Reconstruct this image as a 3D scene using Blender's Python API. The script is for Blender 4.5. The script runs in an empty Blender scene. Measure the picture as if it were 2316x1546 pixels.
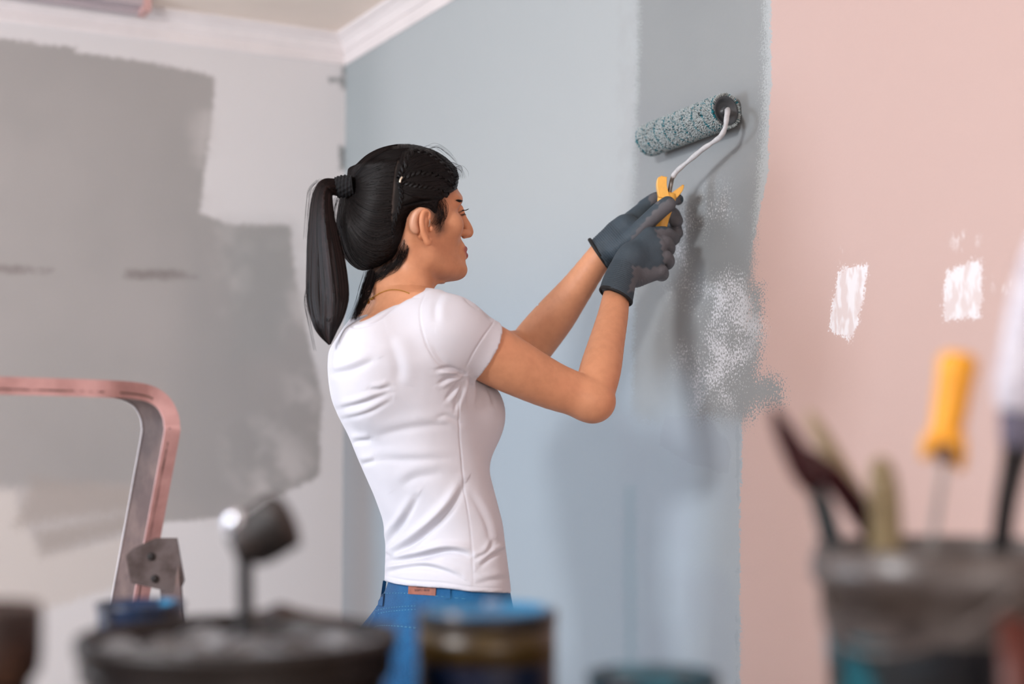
import bpy, bmesh, math, random
import numpy as np
from mathutils import Vector, Matrix
import openvdb

# ------------------------------------------------------------------ frame
# All building is done in a camera-aligned frame (x right, y away, z up, the
# camera standing at x=y=0) and turned into the room's axes by tow().
TH = math.radians(28.2)
F_PX = 3300.0
PITCH = math.radians(3.76)
EYE = 1.25
CT, ST = math.cos(TH), math.sin(TH)
MAIN_X = 1.62      # painted wall
FAR_Y = 4.09       # far wall
CEIL_Z = 2.466
scene = bpy.context.scene
COL = scene.collection
rnd = random.Random(7)
rng = np.random.default_rng(7)

cam_d = bpy.data.cameras.new('camera')
cam = bpy.data.objects.new('camera', cam_d)
COL.objects.link(cam)
cam.location = (0, 0, EYE)
cam.rotation_euler = (math.pi / 2 + PITCH, 0, -TH)
cam_d.sensor_width = 36
cam_d.lens = F_PX / 2316 * 36
cam_d.clip_start = 0.05
cam_d.dof.use_dof = True
cam_d.dof.focus_distance = 2.56
cam_d.dof.aperture_fstop = 1.8
cam_d.dof.aperture_blades = 0
scene.camera = cam

scene.view_settings.view_transform = 'Standard'
scene.view_settings.look = 'None'
scene.view_settings.gamma = 1.0
scene.view_settings.use_curve_mapping = False
scene.view_settings.exposure = 0.06
scene.cycles.use_denoising = True
scene.cycles.max_bounces = 4
scene.cycles.diffuse_bounces = 3
scene.cycles.glossy_bounces = 2
scene.cycles.use_adaptive_sampling = True
scene.cycles.adaptive_threshold = 0.07

world = bpy.data.worlds.new('world')
scene.world = world
world.use_nodes = True
world.node_tree.nodes['Background'].inputs[0].default_value = (0.55, 0.68, 0.9, 1)
world.node_tree.nodes['Background'].inputs[1].default_value = 0.8


def area(name, loc, target, sx, sy, power, col):
    d = bpy.data.lights.new(name, 'AREA')
    d.shape = 'RECTANGLE'; d.size = sx; d.size_y = sy
    d.energy = power; d.color = col
    o = bpy.data.objects.new(name, d); COL.objects.link(o)
    o.location = loc
    v = Vector(target) - Vector(loc)
    o.rotation_euler = v.to_track_quat('-Z', 'Y').to_euler()
    return o


FRONT_Y0 = -1.7
LX = -2.3          # window wall
area('ceiling_lamp', (-1.30, 0.95, 2.36), (1.6, 2.2, 1.45), 0.40, 0.40, 58, (0.96, 0.97, 1.0))
area('window_daylight', (LX + 0.02, 0.25, 1.85), (1.6, 1.5, 1.70), 0.9, 1.05, 6, (0.90, 0.95, 1.0))
area('corner_window_daylight', (LX + 0.02, 3.30, 1.45), (1.6, 3.5, 2.3), 0.80, 1.2, 60, (0.78, 0.88, 1.0))
area('front_fill', (0.15, FRONT_Y0 + 0.03, 1.75), (0.9, 1.4, 2.7), 1.3, 1.2, 38, (1.0, 0.92, 0.88))  # added fill tilted up at ceiling and shirt; this wall has no window


def tow(p):
    p = np.asarray(p, float)
    o = np.empty_like(p)
    o[..., 0] = p[..., 0] * CT + p[..., 1] * ST
    o[..., 1] = -p[..., 0] * ST + p[..., 1] * CT
    o[..., 2] = p[..., 2]
    return o


def toc(p):
    p = np.asarray(p, float)
    o = np.empty_like(p)
    o[..., 0] = p[..., 0] * CT - p[..., 1] * ST
    o[..., 1] = p[..., 0] * ST + p[..., 1] * CT
    o[..., 2] = p[..., 2]
    return o


def ray(px, py):
    X = (px - 1158) / F_PX; Y = (773 - py) / F_PX
    return np.array([X, math.cos(PITCH) - Y * math.sin(PITCH), math.sin(PITCH) + Y * math.cos(PITCH)])


def P(px, py, d):
    r = ray(px, py)
    return np.array([0, 0, EYE]) + r * (d / r[1])


def proj(p):
    p = np.asarray(p, float)
    x = p[..., 0]; y = p[..., 1]; z = p[..., 2] - EYE
    w = y * math.cos(PITCH) + z * math.sin(PITCH)
    v = -y * math.sin(PITCH) + z * math.cos(PITCH)
    return 1158 + F_PX * x / w, 773 - F_PX * v / w


def on_main(px, py, off=0.0):        # wall coordinates (Y, Z) of a pixel on the painted wall
    r = ray(px, py); X = r[0] * CT + r[1] * ST; Y = -r[0] * ST + r[1] * CT
    t = (MAIN_X - off) / X
    return (t * Y, EYE + t * r[2])


def on_far(px, py, off=0.0):         # wall coordinates (X, Z) of a pixel on the far wall
    r = ray(px, py); X = r[0] * CT + r[1] * ST; Y = -r[0] * ST + r[1] * CT
    t = (FAR_Y - off) / Y
    return (t * X, EYE + t * r[2])


# ------------------------------------------------------------------ materials
def srgb(r, g, b):
    def f(c):
        c /= 255.0
        return c / 12.92 if c <= 0.04045 else ((c + 0.055) / 1.055) ** 2.4
    return (f(r), f(g), f(b), 1.0)


class NT:
    def __init__(self, name):
        self.mat = bpy.data.materials.new(name)
        self.mat.use_nodes = True
        self.t = self.mat.node_tree
        self.b = self.t.nodes['Principled BSDF']
        self._pos = None

    def new(self, kind, **kw):
        n = self.t.nodes.new(kind)
        for k, v in kw.items():
            setattr(n, k, v)
        return n

    def link(self, a, b):
        self.t.links.new(a, b)

    def put(self, sock, v):
        if hasattr(v, 'is_output'):
            self.link(v, sock)
        else:
            sock.default_value = v

    def m(self, op, a, b=None, c=None, clamp=False):
        n = self.new('ShaderNodeMath', operation=op, use_clamp=clamp)
        for i, v in enumerate((a, b, c)):
            if v is not None:
                self.put(n.inputs[i], v)
        return n.outputs[0]

    def coord(self, kind='Object'):
        if self._pos is None:
            self._pos = self.new('ShaderNodeTexCoord')
        return self._pos.outputs[kind]

    def scaled(self, vec, s):
        n = self.new('ShaderNodeMapping'); self.link(vec, n.inputs[0]); n.inputs['Scale'].default_value = s
        return n.outputs[0]

    def noise(self, scale, detail=3, rough=0.5, vec=None, color=False, w=0.0):
        flat = getattr(self, 'flat', None)
        n = self.new('ShaderNodeTexNoise', noise_dimensions='2D' if flat is not None else '3D')
        src = vec if vec is not None else (flat if flat is not None else self.coord())
        if w:
            ad = self.new('ShaderNodeVectorMath', operation='ADD'); self.link(src, ad.inputs[0]); ad.inputs[1].default_value = (w * 3.7, w * 5.3, 0)
            src = ad.outputs[0]
        self.link(src, n.inputs['Vector'])
        detail = min(detail, 2) if flat is not None else detail
        n.inputs['Scale'].default_value = scale
        n.inputs['Detail'].default_value = detail
        n.inputs['Roughness'].default_value = rough
        return n.outputs[1 if color else 0]

    def mix(self, f, a, b):
        n = self.new('ShaderNodeMix', data_type='RGBA')
        self.put(n.inputs[0], f); self.put(n.inputs[6], a); self.put(n.inputs[7], b)
        return n.outputs[2]

    def step(self, v, lo, hi):
        n = self.new('ShaderNodeMapRange', interpolation_type='SMOOTHSTEP')
        self.put(n.inputs[0], v)
        n.inputs[1].default_value = lo; n.inputs[2].default_value = hi
        return n.outputs[0]

    def bump(self, h, strength=0.3, dist=0.002):
        n = self.new('ShaderNodeBump')
        n.inputs['Strength'].default_value = strength; n.inputs['Distance'].default_value = dist
        self.link(h, n.inputs['Height']); self.link(n.outputs[0], self.b.inputs['Normal'])

    def base(self, c, rough=0.5, metal=0.0, spec=0.5, sheen=0.0, sss=0.0):
        self.put(self.b.inputs['Base Color'], c)
        self.put(self.b.inputs['Roughness'], rough)
        self.b.inputs['Metallic'].default_value = metal
        self.b.inputs['Specular IOR Level'].default_value = spec
        if sheen:
            self.b.inputs['Sheen Weight'].default_value = sheen
        if sss:
            self.b.inputs['Subsurface Weight'].default_value = sss
            self.b.inputs['Subsurface Radius'].default_value = (0.012, 0.005, 0.003)
            self.b.inputs['Subsurface Scale'].default_value = 0.6
        return self.mat


def plain(name, c, rough=0.5, metal=0.0, spec=0.5, var=0.12, scale=30, bump=0.0, c2=None, sheen=0.0):
    n = NT(name)
    f = n.noise(scale, 4, 0.6)
    c2 = c2 or tuple(x * (1 - var * 2) for x in c[:3]) + (1,)
    n.base(n.mix(n.step(f, 0.35, 0.7), c, c2), rough, metal, spec, sheen)
    if bump:
        n.bump(n.noise(scale * 4, 3), bump)
    return n.mat


def poly_dist(U, V, pts):
    """Signed inner distance (metres, + inside) of wall points to any polygon."""
    d2 = np.full(U.shape, 1e9); ins = np.zeros(U.shape, bool)
    for i in range(len(pts)):
        (x0, y0), (x1, y1) = pts[i], pts[(i + 1) % len(pts)]
        ex, ey = x1 - x0, y1 - y0
        t = np.clip(((U - x0) * ex + (V - y0) * ey) / (ex * ex + ey * ey + 1e-12), 0, 1)
        d2 = np.minimum(d2, (U - x0 - t * ex) ** 2 + (V - y0 - t * ey) ** 2)
        if abs(ey) > 1e-12:
            c = ((y0 > V) != (y1 > V)) & (U < ex * (V - y0) / ey + x0)
            ins ^= c
    return np.where(ins, 1, -1) * np.sqrt(d2)


class Painter:
    """Layers of wall paint: each patch's outline is a distance attribute on the wall's
    grid; nodes add the ragged, dry and gritty edges and the colours."""
    def __init__(self, n, axis, conv):
        self.n = n; self.conv = conv; self.layers = []
        sep = n.new('ShaderNodeSeparateXYZ'); n.link(n.coord(), sep.inputs[0])
        self.u = sep.outputs[axis]; self.v = sep.outputs[2]
        cmb = n.new('ShaderNodeCombineXYZ'); n.link(self.u, cmb.inputs[0]); n.link(self.v, cmb.inputs[1])
        n.flat = cmb.outputs[0]
        wob = n.noise(5.0, 1, 0.5); fine = n.noise(45, 2, 0.6)
        self.rag = n.m('ADD', n.m('MULTIPLY', n.m('SUBTRACT', wob, 0.5), 0.014), n.m('MULTIPLY', n.m('SUBTRACT', fine, 0.5), 0.016))
        self.grit = n.m('SUBTRACT', n.noise(260, 1, 0.6, w=1.3), 0.5)
        self.col = None

    def mask(self, polys, soft=0.01, dry=0.0, rag=1.0):
        n = self.n
        name = 'paint_%d' % len(self.layers)
        self.layers.append([[self.conv(*p) for p in pts] for pts in polys])
        at = n.new('ShaderNodeAttribute'); at.attribute_name = name
        d = n.m('ADD', at.outputs['Fac'], self.rag if rag == 1.0 else n.m('MULTIPLY', self.rag, rag))
        if dry:
            d = n.m('MULTIPLY_ADD', self.grit, dry, d)
        return n.step(d, -soft * 0.5, soft * 0.5)

    def lay(self, c, mask=None, op=1.0):
        n = self.n
        if self.col is None:
            self.col = n.mix(0.0, c, c); return
        f = mask if op == 1.0 else n.m('MULTIPLY', mask, op)
        self.col = n.mix(f, self.col, c)

    def apply(self, me, U, V):
        for i, polys in enumerate(self.layers):
            d = np.full(len(U), -1e9)
            for pts in polys:
                d = np.maximum(d, poly_dist(U, V, pts))
            a = me.attributes.new('paint_%d' % i, 'FLOAT', 'POINT')
            a.data.foreach_set('value', d.astype(np.float32))


def fine_bump(n):
    return n.noise(160, 1, 0.6, w=1.0)


def gray_mat_main():
    n = NT('wall_paint_right')
    p = Painter(n, 1, on_main)
    p.lay(srgb(202, 174, 166))
    # lower coat: pale grey-blue over everything left of the edge
    pale = srgb(177, 182, 183)
    m1 = p.mask([[(600, -300), (1752, -300), (1738, 400), (1694, 600), (1600, 1000), (600, 1000)], [(600, 500), (1690, 500), (1676, 940), (1664, 2400), (600, 2400)]], 0.004, 0.012)
    # fresh darker coat
    top = [(1448, -300), (1738, -300), (1726, 300), (1704, 560), (1690, 960), (1560, 1000), (1430, 940)]
    band = [(1400, -300), (1470, -300), (1470, 700), (1396, 640), (1394, 330)]
    sideb = [(1600, 800), (1722, 690), (1722, 780), (1700, 940), (1600, 930)]
    tongue = [(1600, 865), (1740, 850), (1765, 862), (1772, 905), (1700, 925), (1580, 945)]
    spk = [(1688, 640), (1722, 650), (1724, 770), (1690, 800)]
    edge = [(1560, -300), (1752, -300), (1742, 300), (1712, 560), (1560, 560)]
    gray = n.mix(n.noise(4, 3, w=5), srgb(150, 153, 153), srgb(140, 144, 145))
    p.lay(pale, m1)
    corner_shade = [(766, -300), (842, -300), (842, 2400), (766, 2400)]  # light falloff towards the corner, put into the wall colour
    p.lay(srgb(142, 150, 151), n.m('MULTIPLY', m1, p.mask([corner_shade], 0.5)), 0.75)
    first = [(700, 700), (1440, 620), (1700, 700), (1700, 2400), (700, 2400)]  # bluish light low on the wall, painted as a soft colour layer
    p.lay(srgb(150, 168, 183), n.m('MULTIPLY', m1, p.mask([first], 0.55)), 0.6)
    p.lay(srgb(146, 136, 131), n.m('MULTIPLY', m1, p.mask([[(766, 820), (850, 880), (850, 2400), (766, 2400)]], 0.22)), 0.75)  # brownish reflected light in the low corner, painted into the colour
    p.lay(gray, p.mask([spk, tongue, sideb], 0.01, 0.09))
    mb = p.mask([band], 0.03, 0.06)
    p.lay(srgb(172, 175, 176), n.m('MULTIPLY', mb, n.step(n.noise(14, 4, 0.7, w=4), 0.35, 0.65)), 0.6)
    mt = p.mask([top], 0.03, 0.05)
    fade = n.step(n.m('ADD', p.v, n.m('MULTIPLY', n.noise(2.5, 2, w=8), 0.4)), 1.40, 1.62)
    p.lay(gray, n.m('MULTIPLY', mt, fade), 0.95)
    # second pass stops: roller strips that end at different heights
    strip = [(1440, 240), (1700, 200), (1690, 560), (1420, 560)]
    p.lay(srgb(144, 148, 150), p.mask([strip], 0.06, 0.03), 0.55)
    dark = [(1560, 425), (1706, 405), (1694, 620), (1560, 640)]
    p.lay(srgb(138, 143, 145), p.mask([dark], 0.05, 0.03), 0.7)
    low = [(1400, 940), (1668, 960), (1664, 2400), (1400, 2400)]
    p.lay(srgb(160, 170, 180), n.m('MULTIPLY', p.mask([low], 0.05, 0.04), n.step(n.noise(5, 4, 0.65, w=6), 0.3, 0.7)), 0.7)
    lap = [(1490, 1005), (1560, 1048), (1646, 1074), (1652, 1010), (1600, 940), (1500, 940)]
    p.lay(srgb(150, 158, 168), p.mask([lap], 0.004), 0.35)
    teal = [(1408, 1100), (1440, 1100), (1440, 2400), (1415, 2400)]
    p.lay(srgb(140, 160, 170), p.mask([teal], 0.03, 0.02), 0.5)
    # white primer grinning through
    wg = n.noise(290, 2, 0.7, vec=n.scaled(n.flat, (1, 0.7, 1)), w=9)
    cloud = n.noise(7, 3, 0.6, w=11)
    rub1 = [(1560, 430), (1640, 440), (1690, 600), (1700, 860), (1690, 910), (1570, 925), (1545, 760), (1520, 600)]
    rub2 = [(1500, 560), (1570, 560), (1560, 640), (1530, 700)]
    rub3 = [(1500, 760), (1570, 740), (1580, 830), (1510, 830)]
    rub4 = [(1650, 740), (1730, 720), (1700, 770), (1650, 760)]
    mw = p.mask([rub1, rub2, rub3, rub4], 0.10)
    dens = n.m('MULTIPLY_ADD', n.m('SUBTRACT', cloud, 0.5), 0.9, 0.375)
    core = p.mask([[(1600, 770), (1690, 800), (1690, 890), (1590, 900)]], 0.16)
    dens = n.m('MULTIPLY_ADD', core, 0.23, dens)
    sp = n.step(n.m('SUBTRACT', n.m('ADD', dens, wg), 1.0), -0.02, 0.07)
    p.lay(srgb(226, 228, 233), n.m('MULTIPLY', sp, mw), 0.85)
    # pencil of edge near the pink: thin ridge
    ridge = [(1667, 960), (1671, 960), (1666, 2400), (1662, 2400)]
    p.lay(srgb(140, 150, 160), p.mask([ridge], 0.003), 0.3)
    # filler patches on pink
    fill = [[(1897, 612), (1966, 596), (1950, 700), (1924, 775), (1872, 742)],
            [(2138, 618), (2221, 582), (2216, 716), (2130, 724)]]
    fs = p.mask(fill, 0.004, 0.02)
    sc = n.noise(60, 3, 0.6, vec=n.scaled(n.flat, (1, 0.35, 1)), w=12)
    p.lay(n.mix(n.step(sc, 0.42, 0.62), srgb(236, 232, 234), srgb(222, 208, 206)), fs)
    faint = [[(2150, 525), (2215, 535), (2215, 552), (2158, 562)], [(1905, 560), (1915, 560), (1912, 610), (1902, 605)], [(2235, 615), (2290, 640), (2285, 665), (2240, 640)]]
    p.lay(srgb(228, 218, 216), n.m('MULTIPLY', p.mask(faint, 0.02, 0.01), n.step(sc, 0.5, 0.62)), 0.9)
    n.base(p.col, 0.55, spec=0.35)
    n.bump(fine_bump(n), 0.12, 0.001)
    return n.mat, p


def gray_mat_far():
    n = NT('wall_paint_back')
    p = Painter(n, 0, on_far)
    p.lay(srgb(226, 220, 219))
    g = n.mix(n.noise(3, 3, w=2), srgb(178, 171, 168), srgb(164, 159, 156))
    A = [(-900, 30), (0, 84), (175, 106), (175, 120), (-900, 700)]
    A2 = [(-900, 300), (0, 84), (175, 118), (335, 140), (485, 176), (478, 300), (448, 500), (448, 800), (-900, 900)]
    B = [(-900, 480), (440, 478), (505, 505), (510, 1150), (355, 1184), (-900, 1160)]
    C = [(500, 508), (655, 512), (668, 620), (728, 900), (722, 1075), (560, 1165), (355, 1182), (440, 600)]
    D = [(35, 1188), (75, 1080), (320, 1100), (330, 1150)]
    p.lay(g, p.mask([A, A2, B, C], 0.012, 0.02))
    p.lay(n.mix(0.5, srgb(178, 171, 168), srgb(214, 204, 200)), p.mask([[(-900, 1110), (340, 1100), (340, 1190), (-900, 1700)]], 0.05), 1.0)
    p.lay(srgb(214, 204, 198), p.mask([[(-900, 1125), (30, 1110), (60, 1190), (100, 1255), (350, 1200), (350, 1300), (-900, 1700)]], 0.02, 0.06), 1.0)
    dr = p.mask([D, [(82, 1205), (290, 1160), (352, 1185), (96, 1252)]], 0.02, 0.10)
    p.lay(srgb(170, 158, 150), dr, 0.7)
    # thin spots
    cl = n.noise(6.5, 4, 0.65, w=6)
    thin = [[(480, 480), (560, 560), (560, 700), (510, 700)], [(650, 840), (725, 850), (720, 960), (665, 930)], [(620, 560), (700, 560), (725, 800), (650, 760)],
            [(510, 960), (620, 940), (720, 1060), (600, 1160), (520, 1080)], [(440, 290), (484, 200), (480, 470), (448, 480)]]
    p.lay(srgb(208, 200, 197), n.m('MULTIPLY', p.mask(thin, 0.10, 0.03), n.step(cl, 0.40, 0.66)), 0.75)
    # heavier roller stops
    hv = [[(282, 610), (400, 612), (450, 628), (282, 632)], [(-20, 600), (120, 610), (100, 616), (-20, 612)]]
    p.lay(srgb(128, 118, 114), p.mask(hv, 0.02, 0.03), 0.75)
    dk = [[(505, 515), (655, 515), (668, 620), (640, 800), (520, 820)]]
    p.lay(srgb(158, 158, 156), p.mask(dk, 0.12), 0.5)
    dk2 = [[(440, 520), (560, 820), (640, 1000), (480, 1160), (380, 1100)]]
    p.lay(srgb(160, 157, 155), p.mask(dk2, 0.12), 0.4)
    # grey slips from the adjoining wall over the corner
    slip = [[(772, 150), (800, 150), (800, 210), (770, 205)], [(742, 175), (772, 172), (770, 188), (746, 186)], [(766, 330), (800, 330), (800, 380), (768, 385)]]
    p.lay(srgb(120, 124, 124), p.mask(slip, 0.01, 0.03), 0.9)
    n.base(p.col, 0.5, spec=0.35)
    n.bump(fine_bump(n), 0.10, 0.001)
    return n.mat, p


# ------------------------------------------------------------------ mesh helpers
def mesh_obj(name, verts, faces, mat, parent=None, origin=None, smooth=True, cam_frame=True, colors=None):
    v = np.asarray(verts, float)
    if cam_frame:
        v = tow(v)
    off = np.zeros(3)
    if parent is not None and origin is None:
        off = np.array(parent.get('_o', (0, 0, 0)))
    elif origin is not None:
        off = np.asarray(origin, float)
    v = v - off
    me = bpy.data.meshes.new(name)
    if isinstance(faces, np.ndarray):
        k = faces.shape[1]
        me.vertices.add(len(v)); me.vertices.foreach_set('co', v.astype(np.float32).ravel())
        me.loops.add(faces.size); me.loops.foreach_set('vertex_index', faces.astype(np.int32).ravel())
        me.polygons.add(len(faces))
        me.polygons.foreach_set('loop_start', np.arange(0, faces.size, k, dtype=np.int32))
        me.polygons.foreach_set('loop_total', np.full(len(faces), k, dtype=np.int32))
        me.update(calc_edges=True); me.validate()
    else:
        me.from_pydata([tuple(x) for x in v], [], faces); me.update()
    if smooth:
        me.polygons.foreach_set('use_smooth', [True] * len(me.polygons))
    if colors is not None:
        a = me.color_attributes.new('tint', 'FLOAT_COLOR', 'POINT')
        a.data.foreach_set('color', np.asarray(colors, np.float32).ravel())
    me.materials.append(mat)
    o = bpy.data.objects.new(name, me)
    COL.objects.link(o)
    if parent is not None:
        o.parent = parent
        if origin is not None:
            o.location = off - np.array(parent.get('_o', (0, 0, 0)))
            o['_o'] = [float(x) for x in off]
        else:
            o['_o'] = [float(x) for x in off]
    elif origin is not None:
        o.location = off
        o['_o'] = [float(x) for x in off]
    return o


def thing(name, label, cat, base_cam, group=None):
    o = bpy.data.objects.new(name, None); COL.objects.link(o)
    o.empty_display_size = 0.05
    w = tow(np.asarray(base_cam, float))
    o.location = w
    o['_o'] = [float(x) for x in w]
    o['label'] = label; o['category'] = cat
    if group:
        o['group'] = group
    return o


def structure(o):
    o['kind'] = 'structure'
    return o


def box_vf(lo, hi):
    x0, y0, z0 = lo; x1, y1, z1 = hi
    v = [(x0, y0, z0), (x1, y0, z0), (x1, y1, z0), (x0, y1, z0), (x0, y0, z1), (x1, y0, z1), (x1, y1, z1), (x0, y1, z1)]
    f = [(0, 3, 2, 1), (4, 5, 6, 7), (0, 1, 5, 4), (1, 2, 6, 5), (2, 3, 7, 6), (3, 0, 4, 7)]
    return v, f


def join_vf(parts):
    V = []; Fc = []
    for v, f in parts:
        o = len(V); V += [tuple(x) for x in v]; Fc += [tuple(i + o for i in g) for g in f]
    return V, Fc


def lathe_vf(profile, center, n=48, axis=None, up=None):
    """profile: (radius, height) list; closes at r=0."""
    c = np.asarray(center, float)
    ax = np.array([0, 0, 1.0]) if axis is None else np.asarray(axis, float) / np.linalg.norm(axis)
    e1 = np.cross(ax, [0, 1, 0] if abs(ax[1]) < 0.9 else [1, 0, 0]); e1 /= np.linalg.norm(e1)
    e2 = np.cross(ax, e1)
    V = []; Fc = []
    for r, h in profile:
        for i in range(n):
            a = 2 * math.pi * i / n
            V.append(c + ax * h + (e1 * math.cos(a) + e2 * math.sin(a)) * r)
    m = len(profile)
    for j in range(m - 1):
        for i in range(n):
            k = (i + 1) % n
            Fc.append((j * n + i, j * n + k, (j + 1) * n + k, (j + 1) * n + i))
    return V, Fc


def catmull(pts, per=8):
    pts = np.asarray(pts, float)
    q = np.vstack([2 * pts[0] - pts[1], pts, 2 * pts[-1] - pts[-2]])
    out = []
    for i in range(1, len(q) - 2):
        for s in range(per):
            t = s / per
            a, b, c, d = q[i - 1], q[i], q[i + 1], q[i + 2]
            out.append(0.5 * ((2 * b) + (c - a) * t + (2 * a - 5 * b + 4 * c - d) * t * t + (3 * b - a - 3 * c + d) * t ** 3))
    out.append(q[-2])
    return np.array(out)


def sweep_vf(path, radii, n=12, section=None, up=(0, 0, 1), caps=True):
    """Sweep a round (or given 2-D) section along a path; radii per point scale it."""
    path = np.asarray(path, float); m = len(path)
    if np.isscalar(radii):
        radii = [radii] * m
    T = np.gradient(path, axis=0); T /= np.linalg.norm(T, axis=1)[:, None] + 1e-12
    sec = [(math.cos(2 * math.pi * i / n), math.sin(2 * math.pi * i / n)) for i in range(n)] if section is None else section
    n = len(sec); V = []
    nrm = np.cross(T[0], up)
    if np.linalg.norm(nrm) < 1e-3:
        nrm = np.cross(T[0], (0, 1, 0.1))
    nrm /= np.linalg.norm(nrm)
    for i in range(m):
        nrm = nrm - T[i] * nrm.dot(T[i]); nrm /= np.linalg.norm(nrm)
        b = np.cross(T[i], nrm)
        for a, c in sec:
            V.append(path[i] + (nrm * a + b * c) * radii[i])
    Fc = []
    for i in range(m - 1):
        for j in range(n):
            k = (j + 1) % n
            Fc.append((i * n + j, (i + 1) * n + j, (i + 1) * n + k, i * n + k))
    if caps:
        Fc.append(tuple(range(n))); Fc.append(tuple(range((m - 1) * n + n - 1, (m - 1) * n - 1, -1)))
    return V, Fc


# ------------------------------------------------------------------ the room
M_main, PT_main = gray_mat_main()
M_far, PT_far = gray_mat_far()
M_white = plain('ceiling_paint', srgb(250, 232, 218), 0.6, var=0.03, scale=3)
M_cornice = plain('cornice_plaster', srgb(240, 230, 228), 0.5, var=0.03, scale=8)
M_wall2 = plain('wall_paint_plain', srgb(206, 190, 184), 0.6, var=0.03, scale=3)
M_floor = plain('floor_pale', srgb(214, 212, 208), 0.7, var=0.04, scale=6)  # unseen floor made pale to bounce light up into the room
FRONT_Y = -1.7
def wbox(name, lo, hi, mat):
    v, f = box_vf(lo, hi)
    return structure(mesh_obj(name, v, f, mat, smooth=False, cam_frame=False))


def painted_wall(name, fixed, u0, u1, z1, thick, axis, mat, painter, fine):
    """Slab whose room-side face is a grid (fine in view) carrying the paint outlines."""
    us = np.unique(np.round(np.concatenate([np.arange(u0, u1, 0.25), np.arange(fine[0], fine[1], 0.012), [u1]]), 4))
    zs = np.unique(np.round(np.concatenate([np.arange(0, z1, 0.25), np.arange(fine[2], fine[3], 0.012), [z1]]), 4))
    U, Z = np.meshgrid(us, zs, indexing='ij'); nu, nz = U.shape
    U = U.ravel(); Z = Z.ravel()
    V = np.zeros((len(U), 3)); V[:, 2] = Z
    V[:, axis] = U; V[:, 1 - axis] = fixed
    idx = np.arange(nu * nz).reshape(nu, nz)
    q = np.stack([idx[:-1, :-1], idx[1:, :-1], idx[1:, 1:], idx[:-1, 1:]], -1).reshape(-1, 4)
    if axis == 0:
        q = q[:, ::1]
    else:
        q = q[:, ::-1]
    back = fixed + thick
    bv = []
    for (u, z) in ((u0, 0), (u1, 0), (u1, z1), (u0, z1)):
        p = [0, 0, z]; p[axis] = u; p[1 - axis] = back; bv.append(p)
    n0 = len(V); V = np.vstack([V, bv])
    c = [idx[0, 0], idx[-1, 0], idx[-1, -1], idx[0, -1]]
    fs = [(n0, n0 + 1, n0 + 2, n0 + 3)] + [(c[i], n0 + i, n0 + (i + 1) % 4, c[(i + 1) % 4]) for i in range(4)]
    q = np.vstack([q, fs])
    o = structure(mesh_obj(name, V, q, mat, smooth=False, cam_frame=False))
    painter.apply(o.data, np.concatenate([U, [u0, u1, u1, u0]]), np.concatenate([Z, [0, 0, z1, z1]]))
    return o


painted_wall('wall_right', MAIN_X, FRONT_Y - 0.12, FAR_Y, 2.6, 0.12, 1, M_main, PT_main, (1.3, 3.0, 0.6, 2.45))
painted_wall('wall_back', FAR_Y, LX - 0.12, MAIN_X + 0.12, 2.6, 0.12, 0, M_far, PT_far, (0.4, 1.62, 0.7, 2.45))
wbox('floor', (LX - 0.12, FRONT_Y - 0.12, -0.1), (MAIN_X + 0.12, FAR_Y + 0.12, 0), M_floor)
wbox('ceiling', (LX, FRONT_Y, CEIL_Z), (MAIN_X, FAR_Y, CEIL_Z + 0.1), M_white)
# window wall with an opening
v, f = join_vf([box_vf((LX - 0.12, FRONT_Y, 0), (LX, -0.22, CEIL_Z)), box_vf((LX - 0.12, 0.72, 0), (LX, 2.88, CEIL_Z)), box_vf((LX - 0.12, 3.72, 0), (LX, FAR_Y, CEIL_Z)),
                box_vf((LX - 0.12, -0.22, 0), (LX, 0.72, 1.30)), box_vf((LX - 0.12, -0.22, 2.40), (LX, 0.72, CEIL_Z)),
                box_vf((LX - 0.12, 2.88, 0), (LX, 3.72, 0.83)), box_vf((LX - 0.12, 2.88, 2.07), (LX, 3.72, CEIL_Z))])
structure(mesh_obj('wall_left', v, f, M_wall2, smooth=False, cam_frame=False))
wbox('wall_front', (LX - 0.12, FRONT_Y - 0.12, 0), (MAIN_X + 0.12, FRONT_Y, 2.6), M_wall2)

# cornice: stepped profile (projection, z) swept along both walls with a mitre
prof = [(0.0, -0.088), (0.006, -0.088), (0.008, -0.082), (0.008, -0.052), (0.014, -0.050), (0.016, -0.044), (0.018, -0.036), (0.024, -0.026),
        (0.031, -0.021), (0.032, -0.015), (0.040, -0.014), (0.045, -0.010), (0.046, 0.0)]
def cornice(name, along):
    V = []
    for (pj, z) in prof:
        if along == 'main':
            V += [(MAIN_X - pj, FRONT_Y, CEIL_Z + z), (MAIN_X - pj, FAR_Y - pj, CEIL_Z + z)]
        else:
            V += [(MAIN_X - pj, FAR_Y - pj, CEIL_Z + z), (LX, FAR_Y - pj, CEIL_Z + z)]
    Fc = [(2 * i, 2 * i + 1, 2 * i + 3, 2 * i + 2) for i in range(len(prof) - 1)]
    return structure(mesh_obj(name, V, Fc, M_cornice, smooth=False, cam_frame=False))
cornice('trim_1', 'main'); cornice('trim_2', 'far')
# skirting
wbox('baseboard_right', (MAIN_X - 0.015, FRONT_Y, 0), (MAIN_X, FAR_Y - 0.015, 0.09), M_cornice)
wbox('baseboard_back', (LX, FAR_Y - 0.015, 0), (MAIN_X, FAR_Y, 0.09), M_cornice)

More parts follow.
